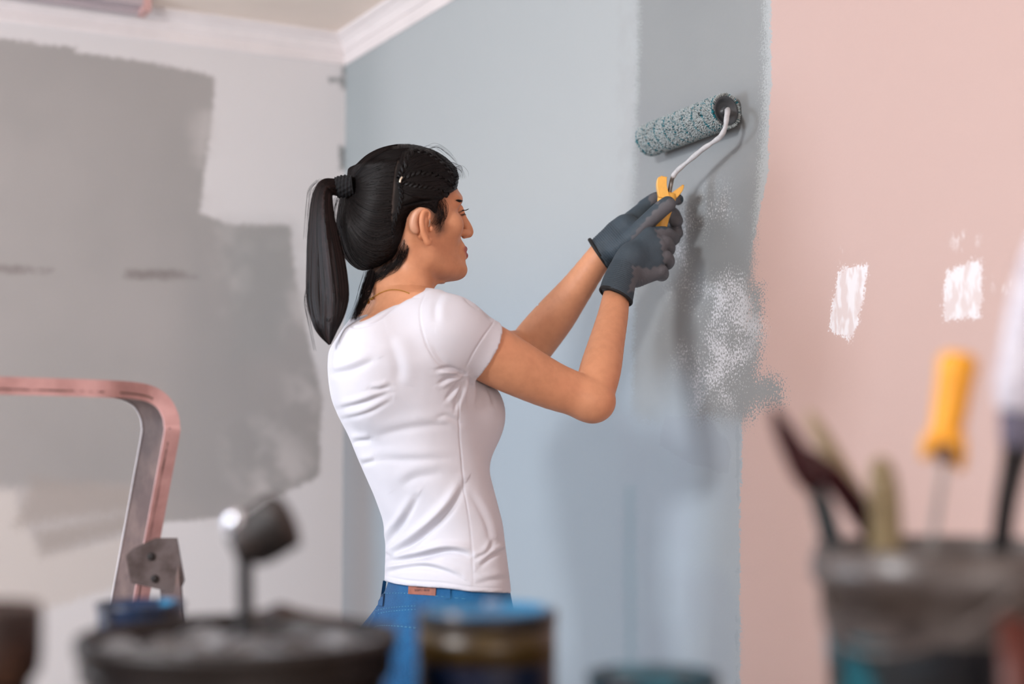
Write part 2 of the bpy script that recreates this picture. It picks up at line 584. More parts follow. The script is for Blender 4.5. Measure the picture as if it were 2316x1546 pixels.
# curtain rail box under the ceiling along the far wall
M_rail = plain('rail_enamel', srgb(190, 175, 178), 0.5, var=0.05, scale=10)
M_railcap = plain('rail_cap_pink', srgb(214, 168, 162), 0.5, var=0.05)
rx1, rz = on_far(312, 34, 0.06)
cr = bpy.data.objects.new('curtain_rail', None); COL.objects.link(cr)
cr.location = (rx1 - 1.0, FAR_Y - 0.05, rz); cr['_o'] = [rx1 - 1.0, FAR_Y - 0.05, rz]
cr['label'] = 'mauve grey curtain rail box under the ceiling at the top left corner'; cr['category'] = 'curtain rail'
v, f = join_vf([box_vf((LX + 0.3, FAR_Y - 0.075, rz), (rx1, FAR_Y - 0.049, CEIL_Z - 0.001)), box_vf((LX + 0.3, FAR_Y - 0.12, rz + 0.012), (rx1, FAR_Y - 0.075, CEIL_Z - 0.001))])
mesh_obj('rail', v, f, M_rail, cr, smooth=False, cam_frame=False)
v, f = box_vf((rx1, FAR_Y - 0.122, rz - 0.002), (rx1 + 0.022, FAR_Y - 0.047, CEIL_Z - 0.001))
mesh_obj('end_cap', v, f, M_railcap, cr, smooth=False, cam_frame=False)

# ------------------------------------------------------------------ implicit-surface modelling
PH = math.radians(28)
FW = np.array([math.cos(PH), math.sin(PH), 0])       # the way she faces
RT = np.array([math.sin(PH), -math.cos(PH), 0])      # her right, towards the camera
UP = np.array([0, 0, 1.0])


def smin(a, b, k):
    if k <= 0:
        return np.minimum(a, b)
    h = np.maximum(k - np.abs(a - b), 0) / k
    return np.minimum(a, b) - h * h * k * 0.25


def smax(a, b, k):
    return -smin(-a, -b, k)


class Field:
    def __init__(self, lo, hi, h):
        self.lo = np.asarray(lo, np.float32); self.h = h
        n = np.ceil((np.asarray(hi) - lo) / h).astype(int) + 1
        self.n = n
        self.f = np.full(tuple(n), 0.05, np.float32)

    def blank(self):
        o = Field.__new__(Field); o.lo, o.h, o.n = self.lo, self.h, self.n
        o.f = np.full(tuple(self.n), 0.05, np.float32); return o

    def sub(self, blo, bhi, pad):
        i0 = np.maximum(np.floor((np.asarray(blo) - pad - self.lo) / self.h).astype(int), 0)
        i1 = np.minimum(np.ceil((np.asarray(bhi) + pad - self.lo) / self.h).astype(int) + 1, self.n)
        if (i1 <= i0).any():
            return None, None
        ax = [self.lo[k] + np.arange(i0[k], i1[k], dtype=np.float32) * self.h for k in range(3)]
        sl = tuple(slice(i0[k], i1[k]) for k in range(3))
        return sl, (ax[0][:, None, None], ax[1][None, :, None], ax[2][None, None, :])

    def add(self, prim, k=0.0, op='u'):
        fn, blo, bhi = prim
        sl, g = self.sub(blo, bhi, k + 3 * self.h + 0.012)
        if sl is None:
            return self
        d = np.broadcast_to(fn(*g), self.f[sl].shape).astype(np.float32)
        if op == 'u':
            self.f[sl] = smin(self.f[sl], d, k)
        elif op == 's':
            self.f[sl] = smax(self.f[sl], -d, k)
        return self

    def grid(self):
        return (self.lo[0] + np.arange(self.n[0], dtype=np.float32)[:, None, None] * self.h,
                self.lo[1] + np.arange(self.n[1], dtype=np.float32)[None, :, None] * self.h,
                self.lo[2] + np.arange(self.n[2], dtype=np.float32)[None, None, :] * self.h)

    def cut(self, fn, k=0.0):
        self.f = smax(self.f, fn(*self.grid()).astype(np.float32), k)
        return self

    def offset(self, r):
        o = Field.__new__(Field); o.lo, o.h, o.n = self.lo, self.h, self.n
        o.f = self.f - np.float32(r); return o

    def at(self, p):
        p = np.asarray(p, float)
        q = (p - self.lo) / self.h
        q = np.clip(q, 0, self.n - 1.001)
        i = q.astype(int); t = q - i
        f = self.f; r = 0
        for a in (0, 1):
            for b in (0, 1):
                for c in (0, 1):
                    w = (t[..., 0] if a else 1 - t[..., 0]) * (t[..., 1] if b else 1 - t[..., 1]) * (t[..., 2] if c else 1 - t[..., 2])
                    r = r + w * f[i[..., 0] + a, i[..., 1] + b, i[..., 2] + c]
        return r

    def grad(self, p):
        e = self.h * 0.8; g = []
        for k in range(3):
            d = np.zeros(3); d[k] = e
            g.append(self.at(p + d) - self.at(p - d))
        g = np.stack(g, -1)
        return g / (np.linalg.norm(g, axis=-1, keepdims=True) + 1e-9)

    def mesh(self, clean=True):
        g = openvdb.FloatGrid(1.0)
        g.copyFromArray(np.ascontiguousarray(self.f))
        g.transform = openvdb.createLinearTransform(voxelSize=self.h)
        res = g.convertToPolygons(isovalue=0.0)
        pts = res[0]; quads = [r for r in res[1:] if r.ndim == 2 and r.shape[1] == 4][0]
        pts = pts + self.lo
        quads = quads.astype(np.int32)
        return pts.astype(float), quads[:, ::-1]

    def hit(self, px, py, r0, r1, steps=90):
        """First surface point seen through photo pixels, marching depths r0..r1."""
        px = np.asarray(px, float); py = np.asarray(py, float)
        X = (px - 1158) / F_PX; Y = (773 - py) / F_PX
        D = np.stack([X, math.cos(PITCH) - Y * math.sin(PITCH), math.sin(PITCH) + Y * math.cos(PITCH)], -1)
        D = D / D[..., 1:2]
        O = np.array([0, 0, EYE])
        t = np.full(px.shape, float(r0)); done = np.zeros(px.shape, bool)
        dt = (r1 - r0) / steps; prev = np.full(px.shape, 1.0)
        for s in range(steps):
            d = self.at(O + D * t[..., None])
            new = (~done) & (d < 0)
            t = np.where(new, t - dt * np.clip(-d / np.maximum(prev - d, 1e-6), 0, 1), t)
            done |= new
            t = np.where(done, t, t + dt)
            prev = np.where(done, prev, d)
        return O + D * t[..., None], done


def cone(a, b, ra, rb):
    a = np.asarray(a, float); b = np.asarray(b, float)
    d = b - a; L2 = float(d @ d) + 1e-12; R = max(ra, rb)

    def fn(x, y, z):
        t = np.clip(((x - a[0]) * d[0] + (y - a[1]) * d[1] + (z - a[2]) * d[2]) / L2, 0, 1)
        return np.sqrt((x - a[0] - t * d[0]) ** 2 + (y - a[1] - t * d[1]) ** 2 + (z - a[2] - t * d[2]) ** 2) - (ra + (rb - ra) * t)
    return fn, np.minimum(a, b) - R, np.maximum(a, b) + R


def ell(c, r, ax=None):
    c = np.asarray(c, float); r = np.asarray(r, float)
    ax = (FW, RT, UP) if ax is None else ax
    R = float(max(r))

    def fn(x, y, z):
        k0 = 0; k1 = 0
        for i in range(3):
            u = (x - c[0]) * ax[i][0] + (y - c[1]) * ax[i][1] + (z - c[2]) * ax[i][2]
            k0 = k0 + (u / r[i]) ** 2; k1 = k1 + (u / r[i] ** 2) ** 2
        k0 = np.sqrt(k0); k1 = np.sqrt(k1)
        return k0 * (k0 - 1) / (k1 + 1e-6)
    return fn, c - R, c + R


def chain(field, pts, rad, k, per=4):
    if len(pts) > 2:
        c = catmull([list(p) + [r] for p, r in zip(pts, rad)], per)
        pts = c[:, :3]; rad = c[:, 3]; k = min(k, .003)
    for i in range(len(pts) - 1):
        field.add(cone(pts[i], pts[i + 1], rad[i], rad[i + 1]), k)


def depth_for(px, base, px0):
    return base + (px - px0) / F_PX * base * math.tan(PH)


def loft(rows, base, px0, fx, rx, grow=0.0, taper=0.0, zpad=0.0, expo=2.0, phi=PH):
    """rows (py, left px, right px, lateral half width). Depth half size follows from the outline."""
    Z = []; CX = []; CY = []; A = []; B = []
    for py, l, r, a in rows:
        cpx = (l + r) / 2; d = depth_for(cpx, base, px0)
        p = P(cpx, py, d); h = (r - l) / 2 * d / F_PX
        a = min(a, h / math.sin(phi) * 0.93)
        b = math.sqrt(max(h * h - (a * math.sin(phi)) ** 2, 1e-5)) / math.cos(phi)
        Z.append(p[2]); CX.append(p[0]); CY.append(p[1]); A.append(a + grow); B.append(b + grow)
    Z = np.array(Z)[::-1]; CX = np.array(CX)[::-1]; CY = np.array(CY)[::-1]; A = np.array(A)[::-1]; B = np.array(B)[::-1]
    zz = np.linspace(Z[0], Z[-1], 160)
    def sm(v):
        w = np.interp(zz, Z, v); k = np.ones(7) / 7
        return np.convolve(np.pad(w, 3, mode='edge'), k, 'valid')
    cx, cy, a_, b_ = sm(CX), sm(CY), sm(A), sm(B)

    def fn(x, y, z):
        zc = np.clip(z, zz[0], zz[-1]); zf = zc.ravel()
        gx = np.interp(zf, zz, cx).reshape(zc.shape); gy = np.interp(zf, zz, cy).reshape(zc.shape)
        ga = np.interp(zf, zz, a_).reshape(zc.shape); gb = np.interp(zf, zz, b_).reshape(zc.shape)
        dx = x - gx; dy = y - gy
        s = dx * fx[0] + dy * fx[1]; t = dx * rx[0] + dy * rx[1]
        if taper:
            t = t / (1 - taper * np.clip(s / gb, 0, 1) ** 1.5)
        if expo == 2.0:
            k0 = np.sqrt((s / gb) ** 2 + (t / ga) ** 2)
        else:
            k0 = (np.abs(s / gb) ** expo + np.abs(t / ga) ** expo) ** (1 / expo)
        k1 = np.sqrt((s / gb ** 2) ** 2 + (t / ga ** 2) ** 2)
        d = (k0 - 1) * k0 / (k1 + 1e-4)
        d = np.where(k0 < 0.3, -0.7 * np.minimum(ga, gb), d)
        out = np.maximum(z - (zz[-1] + zpad), (zz[0] - zpad) - z)
        return np.maximum(d, out)
    R = max(A.max(), B.max())
    lo = np.array([CX.min() - R, CY.min() - R, Z[0] - zpad]); hi = np.array([CX.max() + R, CY.max() + R, Z[-1] + zpad])
    return fn, lo, hi


def smooth01(x, a, b):
    t = np.clip((x - a) / (b - a), 0, 1)
    return t * t * (3 - 2 * t)


# ------------------------------------------------------------------ skeleton points (photo pixel, depth)
BASE = 2.50
S_R = P(1014, 752, 2.37); E_R = P(1336, 902, 2.47); W_R = P(1394, 672, 2.62)
S_L = P(868, 768, 2.63); E_L = P(1196, 792, 2.80); W_L = P(1355, 582, 2.735)
r_ = lambda rp, d: rp * d / F_PX

torso_rows = [(684, 835, 985, .085), (700, 808, 1010, .11), (740, 768, 1050, .145), (790, 736, 1062, .16), (830, 733, 1062, .165), (870, 738, 1072, .16),
              (905, 746, 1082, .155), (940, 761, 1090, .15), (985, 785, 1098, .145), (1030, 803, 1102, .14), (1070, 820, 1108, .138),
              (1120, 842, 1121, .138), (1180, 862, 1137, .145), (1240, 866, 1144, .155), (1300, 864, 1152, .162), (1360, 862, 1158, .168)]


def add_torso(f, grow, k=0.04):
    f.add(loft(torso_rows, BASE, 1010, FW, RT, grow), 0)
    f.add(cone(P(895, 722, 2.47), S_R, .040 + grow, r_(69, 2.37) + grow), .04)
    f.add(cone(P(885, 735, 2.49), S_L, .045 + grow, r_(58, 2.63) + grow), .05)
    f.add(cone(P(905, 800, 2.42), S_R, .06 + grow, .045 + grow), .05)
    # shoulder blades and chest
    f.add(ell(P(838, 830, 2.37), (.045 + grow, .06 + grow, .085 + grow)), .05)
    f.add(ell(P(1066, 936, 2.47), (.056 + grow, .062 + grow, .064 + grow)), .05)
    f.add(ell(P(1040, 930, 2.58), (.056 + grow, .062 + grow, .062 + grow)), .05)


def add_right_arm(f, g=0.0, upto=3):
    p = [S_R, P(1100, 795, 2.40), P(1165, 830, 2.42), P(1250, 872, 2.45), E_R]
    r = [r_(72, 2.37), r_(67, 2.4), r_(62, 2.42), r_(53, 2.45), r_(46, 2.47)]
    chain(f, p, [x + g for x in r], .012)
    if upto > 2:
        f.add(ell(P(1342, 908, 2.465), (.036, .035, .034)), .02)
        p = [P(1343, 893, 2.472), P(1358, 835, 2.50), P(1372, 775, 2.545), P(1386, 715, 2.59), W_R, P(1408, 640, 2.64)]
        r = [r_(45, 2.47), r_(46, 2.5), r_(40, 2.54), r_(34, 2.59), r_(30, 2.62), r_(30, 2.64)]
        chain(f, p, r, .015)


def add_left_arm(f, g=0.0, upto=3):
    p = [S_L, P(960, 785, 2.68), P(1090, 800, 2.75), E_L]
    r = [r_(56, 2.63), r_(56, 2.68), r_(52, 2.75), r_(46, 2.8)]
    chain(f, p, [x + g for x in r], .012)
    if upto > 2:
        p = [E_L, P(1212, 768, 2.80), P(1256, 714, 2.785), P(1303, 653, 2.76), W_L, P(1378, 555, 2.73)]
        r = [r_(46, 2.8), r_(49, 2.8), r_(46, 2.78), r_(37, 2.76), r_(30, 2.735), r_(30, 2.73)]
        chain(f, p, r, .015)


# ---- head: outline rows of the bare skull and face
HB = 2.47; HPX = 905
HPH = math.radians(25)
HF = np.array([math.cos(HPH), math.sin(HPH), 0]); HR = np.array([math.sin(HPH), -math.cos(HPH), 0])
head_rows = [(400, 803, 1023, .070), (430, 789, 1034, .074),
             (455, 786, 1040, .0755), (475, 786, 1038, .075), (500, 790, 1040, .074), (520, 795, 1043, .072), (545, 808, 1044, .069), (568, 828, 1044, .064),
             (590, 852, 1043, .058), (608, 880, 1041, .052), (622, 915, 1034, .045), (632, 950, 1020, .034), (638, 975, 1000, .018)]


def Hs(px, py, t=0.0):
    """Point in the head whose photo pixel is (px,py) and whose sideways offset is t."""
    d = HB
    for _ in range(4):
        p = P(px, py, d)
        c = P(HPX, py, HB) + HR * t
        s = (p[0] - c[0]) / HF[0]
        d = c[1] + s * HF[1]
    return P(px, py, d)


def add_skull(f, grow=0.0):
    f.add(loft(head_rows, HB, HPX, HF, HR, grow, taper=0.22, phi=HPH), 0)
    c = Hs(919, 425, 0)
    f.add(ell(c, (.088 + grow, .073 + grow, .0635 + grow), (HF, HR, UP)), .012)


def add_head(f):
    add_skull(f)
    AX = (HF, HR, UP)
    # jaw angle and cheeks
    f.add(cone(Hs(962, 586, .046), Hs(1026, 611, .016), .016, .012), .03)
    f.add(cone(Hs(940, 586, -.046), Hs(1012, 611, -.016), .016, .012), .03)
    f.add(ell(Hs(1022, 508, .042), (.020, .018, .020), AX), .025)
    f.add(ell(Hs(996, 508, -.042), (.020, .018, .020), AX), .025)
    # chin
    f.add(ell(Hs(1035, 611, 0), (.0155, .018, .0145), AX), .014)
    # brow ridge
    f.add(cone(Hs(1034, 450, .012), Hs(1034, 453, .040), .009, .008), .014)
    f.add(cone(Hs(1020, 450, -.012), Hs(1005, 453, -.040), .009, .008), .014)
    # eye sockets
    f.add(ell(Hs(1056, 478, .030), (.010, .014, .007), AX), .010, 's')
    f.add(ell(Hs(1026, 478, -.031), (.012, .016, .010), AX), .012, 's')
    # nose
    chain(f, [Hs(1037, 470, 0), Hs(1044, 490, 0), Hs(1055, 511, 0), Hs(1062, 525, 0)], [.0075, .0068, .0074, .0066], .010)
    f.add(ell(Hs(1052, 526, .0105), (.0095, .0055, .0068), AX), .006)
    f.add(ell(Hs(1044, 526, -.0105), (.0095, .0055, .0068), AX), .006)
    f.add(cone(Hs(1050, 533, 0), Hs(1060, 531, 0), .005, .0045), .006)
    f.add(ell(Hs(1057, 535, .0065), (.0055, .0026, .0030), AX), .0015, 's')
    # mouth mound, lips
    f.add(ell(Hs(1036, 570, 0), (.0125, .022, .018), AX), .012)
    f.add(cone(Hs(1050, 563, .001), Hs(1040, 570, .020), .0048, .0024), .004)
    f.add(cone(Hs(1050, 563, -.001), Hs(1030, 570, -.020), .0048, .0024), .004)
    f.add(cone(Hs(1050, 578, .001), Hs(1040, 572, .019), .0060, .0022), .004)
    f.add(cone(Hs(1050, 578, -.001), Hs(1030, 572, -.019), .0060, .0022), .004)
    f.add(cone(Hs(1059, 570, .0), Hs(1052, 571, .014), .0018, .0008), .001, 's')


def add_neck(f):
    chain(f, [P(925, 575, 2.475), P(918, 635, 2.475), P(905, 675, 2.475), P(893, 715, 2.48)], [.050, .0485, .050, .060], .02)
    # side neck muscle and trapezius
    f.add(cone(Hs(922, 560, .052), P(968, 690, 2.455), .014, .014), .02)
    f.add(cone(P(880, 640, 2.45), P(955, 716, 2.40), .028, .031), .04)
    f.add(cone(P(870, 650, 2.50), P(880, 728, 2.56), .030, .035), .04)


ZS = P(900, 652, 2.47)[2]
head_f = Field((-.32, 2.28, ZS - .02), (-.04, 2.66, P(900, 330, 2.47)[2] + .02), .0016)
add_torso(head_f, -.0105); add_neck(head_f)
hf2 = head_f.blank(); add_head(hf2)
head_f.f = smin(head_f.f, hf2.f, .016)
body_f = Field((-.36, 2.20, P(900, 975, 2.45)[2]), (.26, 2.94, P(1400, 520, 2.7)[2]), .0032)
add_torso(body_f, -.0105); add_neck(body_f)
bf2 = body_f.blank(); add_head(bf2)
body_f.f = smin(body_f.f, bf2.f, .016)
add_right_arm(body_f); add_left_arm(body_f)
lim = body_f.lo
del bf2

# skin material: tint attribute carries lips / brows / stubble-fine hairline
def skin_material():
    n = NT('skin')
    at = n.new('ShaderNodeAttribute'); at.attribute_name = 'tint'
    mott = n.noise(60, 3, 0.6); big = n.noise(12, 2, 0.5, w=3)
    c = n.mix(n.step(mott, 0.35, 0.7), (1.03, 1.0, 0.98, 1), (0.95, 0.91, 0.88, 1))
    mul = n.new('ShaderNodeMix', data_type='RGBA', blend_type='MULTIPLY'); mul.inputs[0].default_value = 1
    n.link(at.outputs['Color'], mul.inputs[6]); n.link(c, mul.inputs[7])
    c2 = n.mix(n.m('MULTIPLY', n.step(big, 0.45, 0.75), 0.12), mul.outputs[2], srgb(190, 95, 70))
    n.base(c2, 0.48, spec=0.4)
    n.bump(n.noise(420, 2, 0.6), 0.08, 0.0008)
    return n.mat


M_skin = skin_material()
SKIN = np.array(srgb(210, 150, 114)); LIPC = np.array(srgb(160, 76, 70)); SCALP = np.array(srgb(70, 58, 52))


def trim(pts, q, keep):
    m = keep(pts)
    fm = m[q].all(axis=1)
    q = q[fm]
    used = np.zeros(len(pts), bool); used[q.ravel()] = True
    idx = np.cumsum(used) - 1
    return pts[used], idx[q].astype(np.int32)


hv, hq = head_f.mesh()
hv, hq = trim(hv, hq, lambda p: p[:, 2] > ZS - .004)
bv, bq = body_f.mesh()
bv, bq = trim(bv, bq, lambda p: ((p[:, 2] < ZS) | (p[:, 0] > 0.05)) & (p[:, 2] > lim[2] + .01))
allv = np.vstack([hv, bv]); allq = np.vstack([hq, bq + len(hv)])
tint = np.tile(SKIN, (len(allv), 1))
px_, py_ = proj(allv)
lipc = Hs(1046, 569, 0)
s_ = (allv - lipc) @ HF; t_ = (allv - lipc) @ HR; z_ = allv[:, 2] - lipc[2]
lipm = np.clip(1.25 - ((t_ / .024) ** 2 + (z_ / .0115) ** 2), 0, 1) * (s_ > -.016) * (allv[:, 2] > ZS)
lipm = smooth01(lipm, .15, .6)[:, None]
tint = tint * (1 - lipm) + LIPC * lipm
# thin dark hair growing at temple, nape: scalp shade
def mask_poly(px, py, pts, soft):
    return smooth01(poly_dist(px, -py, [(a, -b) for a, b in pts]), -soft, soft)
hairline = [(700, 300), (1030, 300), (1030, 425), (1014, 440), (1000, 448), (990, 456), (1002, 492), (1004, 520), (992, 530), (984, 500), (965, 478), (940, 470), (918, 492), (906, 530), (922, 566), (902, 600), (868, 624), (820, 650), (700, 640)]
hm = mask_poly(px_, py_, hairline, 16)[:, None] * (allv[:, 2] > ZS)[:, None]
tint = tint * (1 - .9 * hm) + SCALP * .9 * hm
tint[:, 3] = 1

FEET = P(1000, 1000, 2.50); FEET = np.array([FEET[0], FEET[1], 0.0])
person = thing('person', 'woman in white t-shirt, blue jeans and dark gloves rolling paint onto the grey wall', 'person', FEET)
mesh_obj('body', allv, allq, M_skin, person, colors=tint)

# ------------------------------------------------------------------ t-shirt
shirt_f = Field((-.34, 2.20, P(900, 1365, 2.45)[2]), (.06, 2.86, P(900, 640, 2.45)[2]), .0032)
add_torso(shirt_f, 0.0)
shirt_f.add(cone(P(880, 655, 2.45), P(957, 716, 2.40), .030, .0335), .04)
shirt_f.add(cone(P(870, 665, 2.50), P(880, 728, 2.56), .030, .037), .04)
def plane_cut(a, n_):
    return lambda x, y, z: (x - a[0]) * n_[0] + (y - a[1]) * n_[1] + (z - a[2]) * n_[2]
def sleeve(f, pts, rad, a, n_, k):
    """Tube cut square at the hem."""
    g = f.blank()
    chain(g, pts, rad, .012)
    fn = plane_cut(a, n_); x, y, z = g.grid()
    g.f = np.maximum(g.f, fn(x, y, z).astype(np.float32))
    f.f = smin(f.f, g.f, k)
ax_r = P(1165, 830, 2.42) - P(1060, 772, 2.385); ax_r /= np.linalg.norm(ax_r)
ax_l = P(1090, 800, 2.75) - S_L; ax_l /= np.linalg.norm(ax_l)
sleeve(shirt_f, [S_R, P(1100, 796, 2.40), P(1165, 832, 2.42)], [r_(77, 2.37), r_(72, 2.4), r_(72, 2.42)], P(1099, 785, 2.40), ax_r, .02)
sleeve(shirt_f, [S_L, P(960, 785, 2.68), P(1000, 790, 2.70)], [r_(62, 2.63), r_(62, 2.68), r_(60, 2.7)], P(985, 787, 2.69), ax_l, .02)
# collar: everything above a tilted plane goes; a hollow round the neck
c0 = P(797, 727, 2.42); c1 = P(930, 661, 2.44)
dirn = (c1 - c0) / np.linalg.norm(c1 - c0)
lat = RT * 1.0 + UP * (0.0)
cn = np.cross(lat, dirn); cn /= np.linalg.norm(cn)
if cn[2] < 0:
    cn = -cn
shirt_f.cut(plane_cut((c0 + c1) / 2, cn), .004)
hole = shirt_f.blank()
chain(hole, [P(915, 600, 2.475), P(905, 675, 2.475), P(893, 712, 2.48)], [.055, .062, .055], .02)
hole.add(cone(P(820, 680, 2.47), P(872, 700, 2.48), .026, .052), .02)
shirt_f.f = smax(shirt_f.f, -hole.f, .003)
# hem: cut along the line of the photo
hem_x = [700, 865, 895, 931, 999, 1069, 1159, 1300]; hem_y = [1300, 1312, 1320, 1325, 1328, 1338, 1341, 1342]
x, y, z = shirt_f.grid()
w = y * math.cos(PITCH) + (z - EYE) * math.sin(PITCH); vv = -y * math.sin(PITCH) + (z - EYE) * math.cos(PITCH)
PXg = 1158 + F_PX * x / w; PYg = 773 - F_PX * vv / w
hemd = (PYg - np.interp(PXg, hem_x, hem_y)) * 2.48 / F_PX
shirt_f.f = np.maximum(shirt_f.f, hemd.astype(np.float32))
# gathered bulge just above the hem at her back
del hole, PXg, PYg, hemd

folds = [  # polyline, width px, depth m (minus = groove), ridge side(+1/-1/0)
    ([(747, 846), (790, 838), (845, 815)], 9, .0045, 1), ([(836, 881), (860, 880), (884, 872)], 6, .003, 1), ([(763, 926), (820, 912), (881, 888)], 7, .0035, 1),
    ([(762, 950), (830, 935), (885, 905)], 6, .002, 1), ([(850, 985), (930, 968), (1040, 955)], 11, .0018, 1), ([(836, 1036), (920, 1040), (1026, 1036)], 10, .0015, 1),
    ([(795, 1000), (840, 995)], 7, .003, 1), ([(815, 1050), (850, 1042)], 7, .0025, 1),
    ([(872, 1263), (915, 1240), (953, 1214), (1000, 1172), (1030, 1135), (1052, 1095)], 9, .0075, 1),
    ([(872, 1236), (890, 1208), (913, 1178), (944, 1125)], 8, .005, 1), ([(866, 1268), (905, 1268), (953, 1260), (1000, 1248), (1035, 1248), (1062, 1256)], 8, .008, 1),
    ([(866, 1296), (910, 1285), (953, 1281), (1000, 1290), (1040, 1306)], 7, .005, 1), ([(862, 1252), (880, 1256)], 6, .006, 0),
    ([(905, 1100), (940, 1080), (1000, 1070)], 12, .002, 1), ([(1062, 1110), (1100, 1180), (1112, 1230)], 8, .002, 1),
    ([(1048, 842), (1015, 832), (985, 836)], 5, .004, 1), ([(1048, 846), (1020, 852), (992, 868)], 5, .004, 1), ([(1050, 850), (1035, 870), (1008, 905)], 5, .004, 1),
    ([(1053, 852), (1040, 885), (1028, 930)], 5, .003, 1), ([(1060, 850), (1062, 880), (1058, 915)], 5, .003, -1), ([(1078, 856), (1082, 885), (1078, 915)], 5, .003, -1),
    ([(1098, 864), (1110, 890), (1116, 915)], 5, .0025, -1), ([(1040, 955), (1010, 940), (985, 945)], 7, .002, 1),
    ([(1085, 1282), (1112, 1258), (1146, 1240)], 6, .004, 1), ([(1073, 1262), (1100, 1250), (1118, 1222)], 5, .003, 1), ([(1075, 1320), (1110, 1312), (1150, 1306)], 7, .002, 1),
    ([(1048, 668), (1062, 682), (1085, 700)], 5, .0025, 1), ([(1078, 688), (1095, 700), (1110, 722)], 5, .0025, 1), ([(1000, 664), (985, 690), (985, 730)], 10, .002, 1),
    ([(880, 760), (900, 830), (895, 870)], 14, .002, 1), ([(790, 760), (840, 775), (900, 770)], 14, .0015, 1), ([(1035, 838), (1000, 815), (975, 780)], 9, .002, 1),
]
seams = [  # narrow stitched grooves
    [(962, 664), (950, 695), (953, 740), (970, 790), (1000, 828), (1045, 846), (1064, 842)],
    [(1046, 850), (1038, 920), (1041, 1000), (1050, 1100), (1062, 1180), (1068, 1250), (1071, 1336)],
    [(865, 1300), (895, 1307), (931, 1313), (999, 1317), (1069, 1327), (1159, 1330)],
    [(1120, 722), (1085, 772), (1052, 832)],
]
collar = [(785, 728), (803, 741), (835, 734), (865, 717), (893, 693), (922, 674), (948, 672)]


def line_disp(px, py, pts, w, amp, side):
    c = catmull(np.array(pts, float), 8)
    best = np.full(px.shape, 1e9); sgn = np.zeros(px.shape); tt = np.zeros(px.shape)
    m = len(c) - 1
    for i in range(m):
        a = c[i]; e = c[i + 1] - a; L2 = e @ e + 1e-9
        t = np.clip(((px - a[0]) * e[0] + (py - a[1]) * e[1]) / L2, 0, 1)
        dx = px - a[0] - t * e[0]; dy = py - a[1] - t * e[1]
        d = np.hypot(dx, dy); cr = (e[0] * dy - e[1] * dx)
        up = d < best
        best = np.where(up, d, best); sgn = np.where(up, np.sign(cr), sgn); tt = np.where(up, (i + t) / m, tt)
    env = np.sin(np.clip(tt, 0.02, 0.98) * math.pi) ** 0.6
    g = -np.exp(-(best / w) ** 2)
    if side:
        g = g + 0.75 * np.exp(-((best - 1.9 * w) / (1.3 * w)) ** 2) * (np.where(sgn * side < 0, 1, 0))
    return amp * g * env


def displace_shirt(v):
    nrm = shirt_f.grad(v)
    px, py = proj(v)
    view = v - np.array([0, 0, EYE]); view /= np.linalg.norm(view, axis=1)[:, None]
    facing = smooth01(-(nrm * view).sum(1), -0.05, 0.25)
    d = np.zeros(len(v))
    for pts, w, amp, side in folds:
        xs = [p[0] for p in pts]; ys = [p[1] for p in pts]; pad = 5 * w
        m = (px > min(xs) - pad) & (px < max(xs) + pad) & (py > min(ys) - pad) & (py < max(ys) + pad)
        if m.any():
            d[m] += line_disp(px[m], py[m], pts, w * .92, amp * 1.15, side)
    for pts in seams:
        xs = [p[0] for p in pts]; ys = [p[1] for p in pts]
        m = (px > min(xs) - 12) & (px < max(xs) + 12) & (py > min(ys) - 12) & (py < max(ys) + 12)
        dd = line_disp(px[m], py[m], pts, 1.9, .0016, 0)
        d[m] += dd
    m = (px > 770) & (px < 985) & (py < 760)
    d[m] += line_disp(px[m], py[m], collar, 2.2, .0030, 0)
    # soft cloth unevenness
    q = v * 22
    d += 0.0010 * (np.sin(q[:, 0] * 1.3 + q[:, 2] * 2.1) * np.sin(q[:, 2] * 1.7 - q[:, 1]) )
    v = v + nrm * (d * facing)[:, None]
    return v


def subdivide(v, q):
    e = np.stack([q, np.roll(q, -1, 1)], -1).reshape(-1, 2); e.sort(axis=1)
    key = e[:, 0].astype(np.int64) * len(v) + e[:, 1]
    u, first, inv = np.unique(key, return_index=True, return_inverse=True)
    em = (v[e[first, 0]] + v[e[first, 1]]) / 2; fc = v[q].mean(1)
    ne = len(v) + inv.reshape(-1, 4); nf = (len(v) + len(u) + np.arange(len(q)))[:, None]
    out = np.concatenate([np.stack([q[:, k], ne[:, k], nf[:, 0], ne[:, k - 1]], -1) for k in range(4)])
    return np.vstack([v, em, fc]), out.astype(np.int32)


sv, sq = shirt_f.mesh()
sv, sq = subdivide(sv, sq)
hemband = 0
sv = displace_shirt(sv)
nsh = NT('white_jersey')
c = nsh.mix(nsh.step(nsh.noise(7, 2), 0.3, 0.7), srgb(217, 216, 224), srgb(210, 209, 217))
nsh.base(c, 0.85, spec=0.2, sheen=0.15)
nsh.bump(nsh.noise(900, 2, 0.6), 0.12, 0.0006)
M_shirt = nsh.mat
mesh_obj('t_shirt', sv, sq, M_shirt, person)

# ------------------------------------------------------------------ ear (own fine mesh), hearing aid
EAR_D = Hs(950, 510, .078)[1]
def E(px, py, out=0.0):            # point on the near side of the head by the ear; out = metres towards the camera side
    return P(px, py, EAR_D) + HR * out
ear_f = Field(E(915, 560, 0) - np.array([.01, .04, .012]), E(985, 470, 0) + np.array([.012, .04, .016]), .0010)
AX = (HF, HR, UP)
rim = [(965, 500, .004), (965, 487, .010), (958, 480, .013), (951, 482, .016), (946, 491, .018), (944, 503, .019), (946, 517, .018), (950, 529, .015), (956, 540, .012), (962, 548, .009), (967, 550, .006), (971, 543, .003)]
chain(ear_f, [E(*q) for q in rim], [.0026, .0030, .0032, .0034, .0036, .0038, .0038, .0038, .0040, .0042, .0040, .0034], .002)
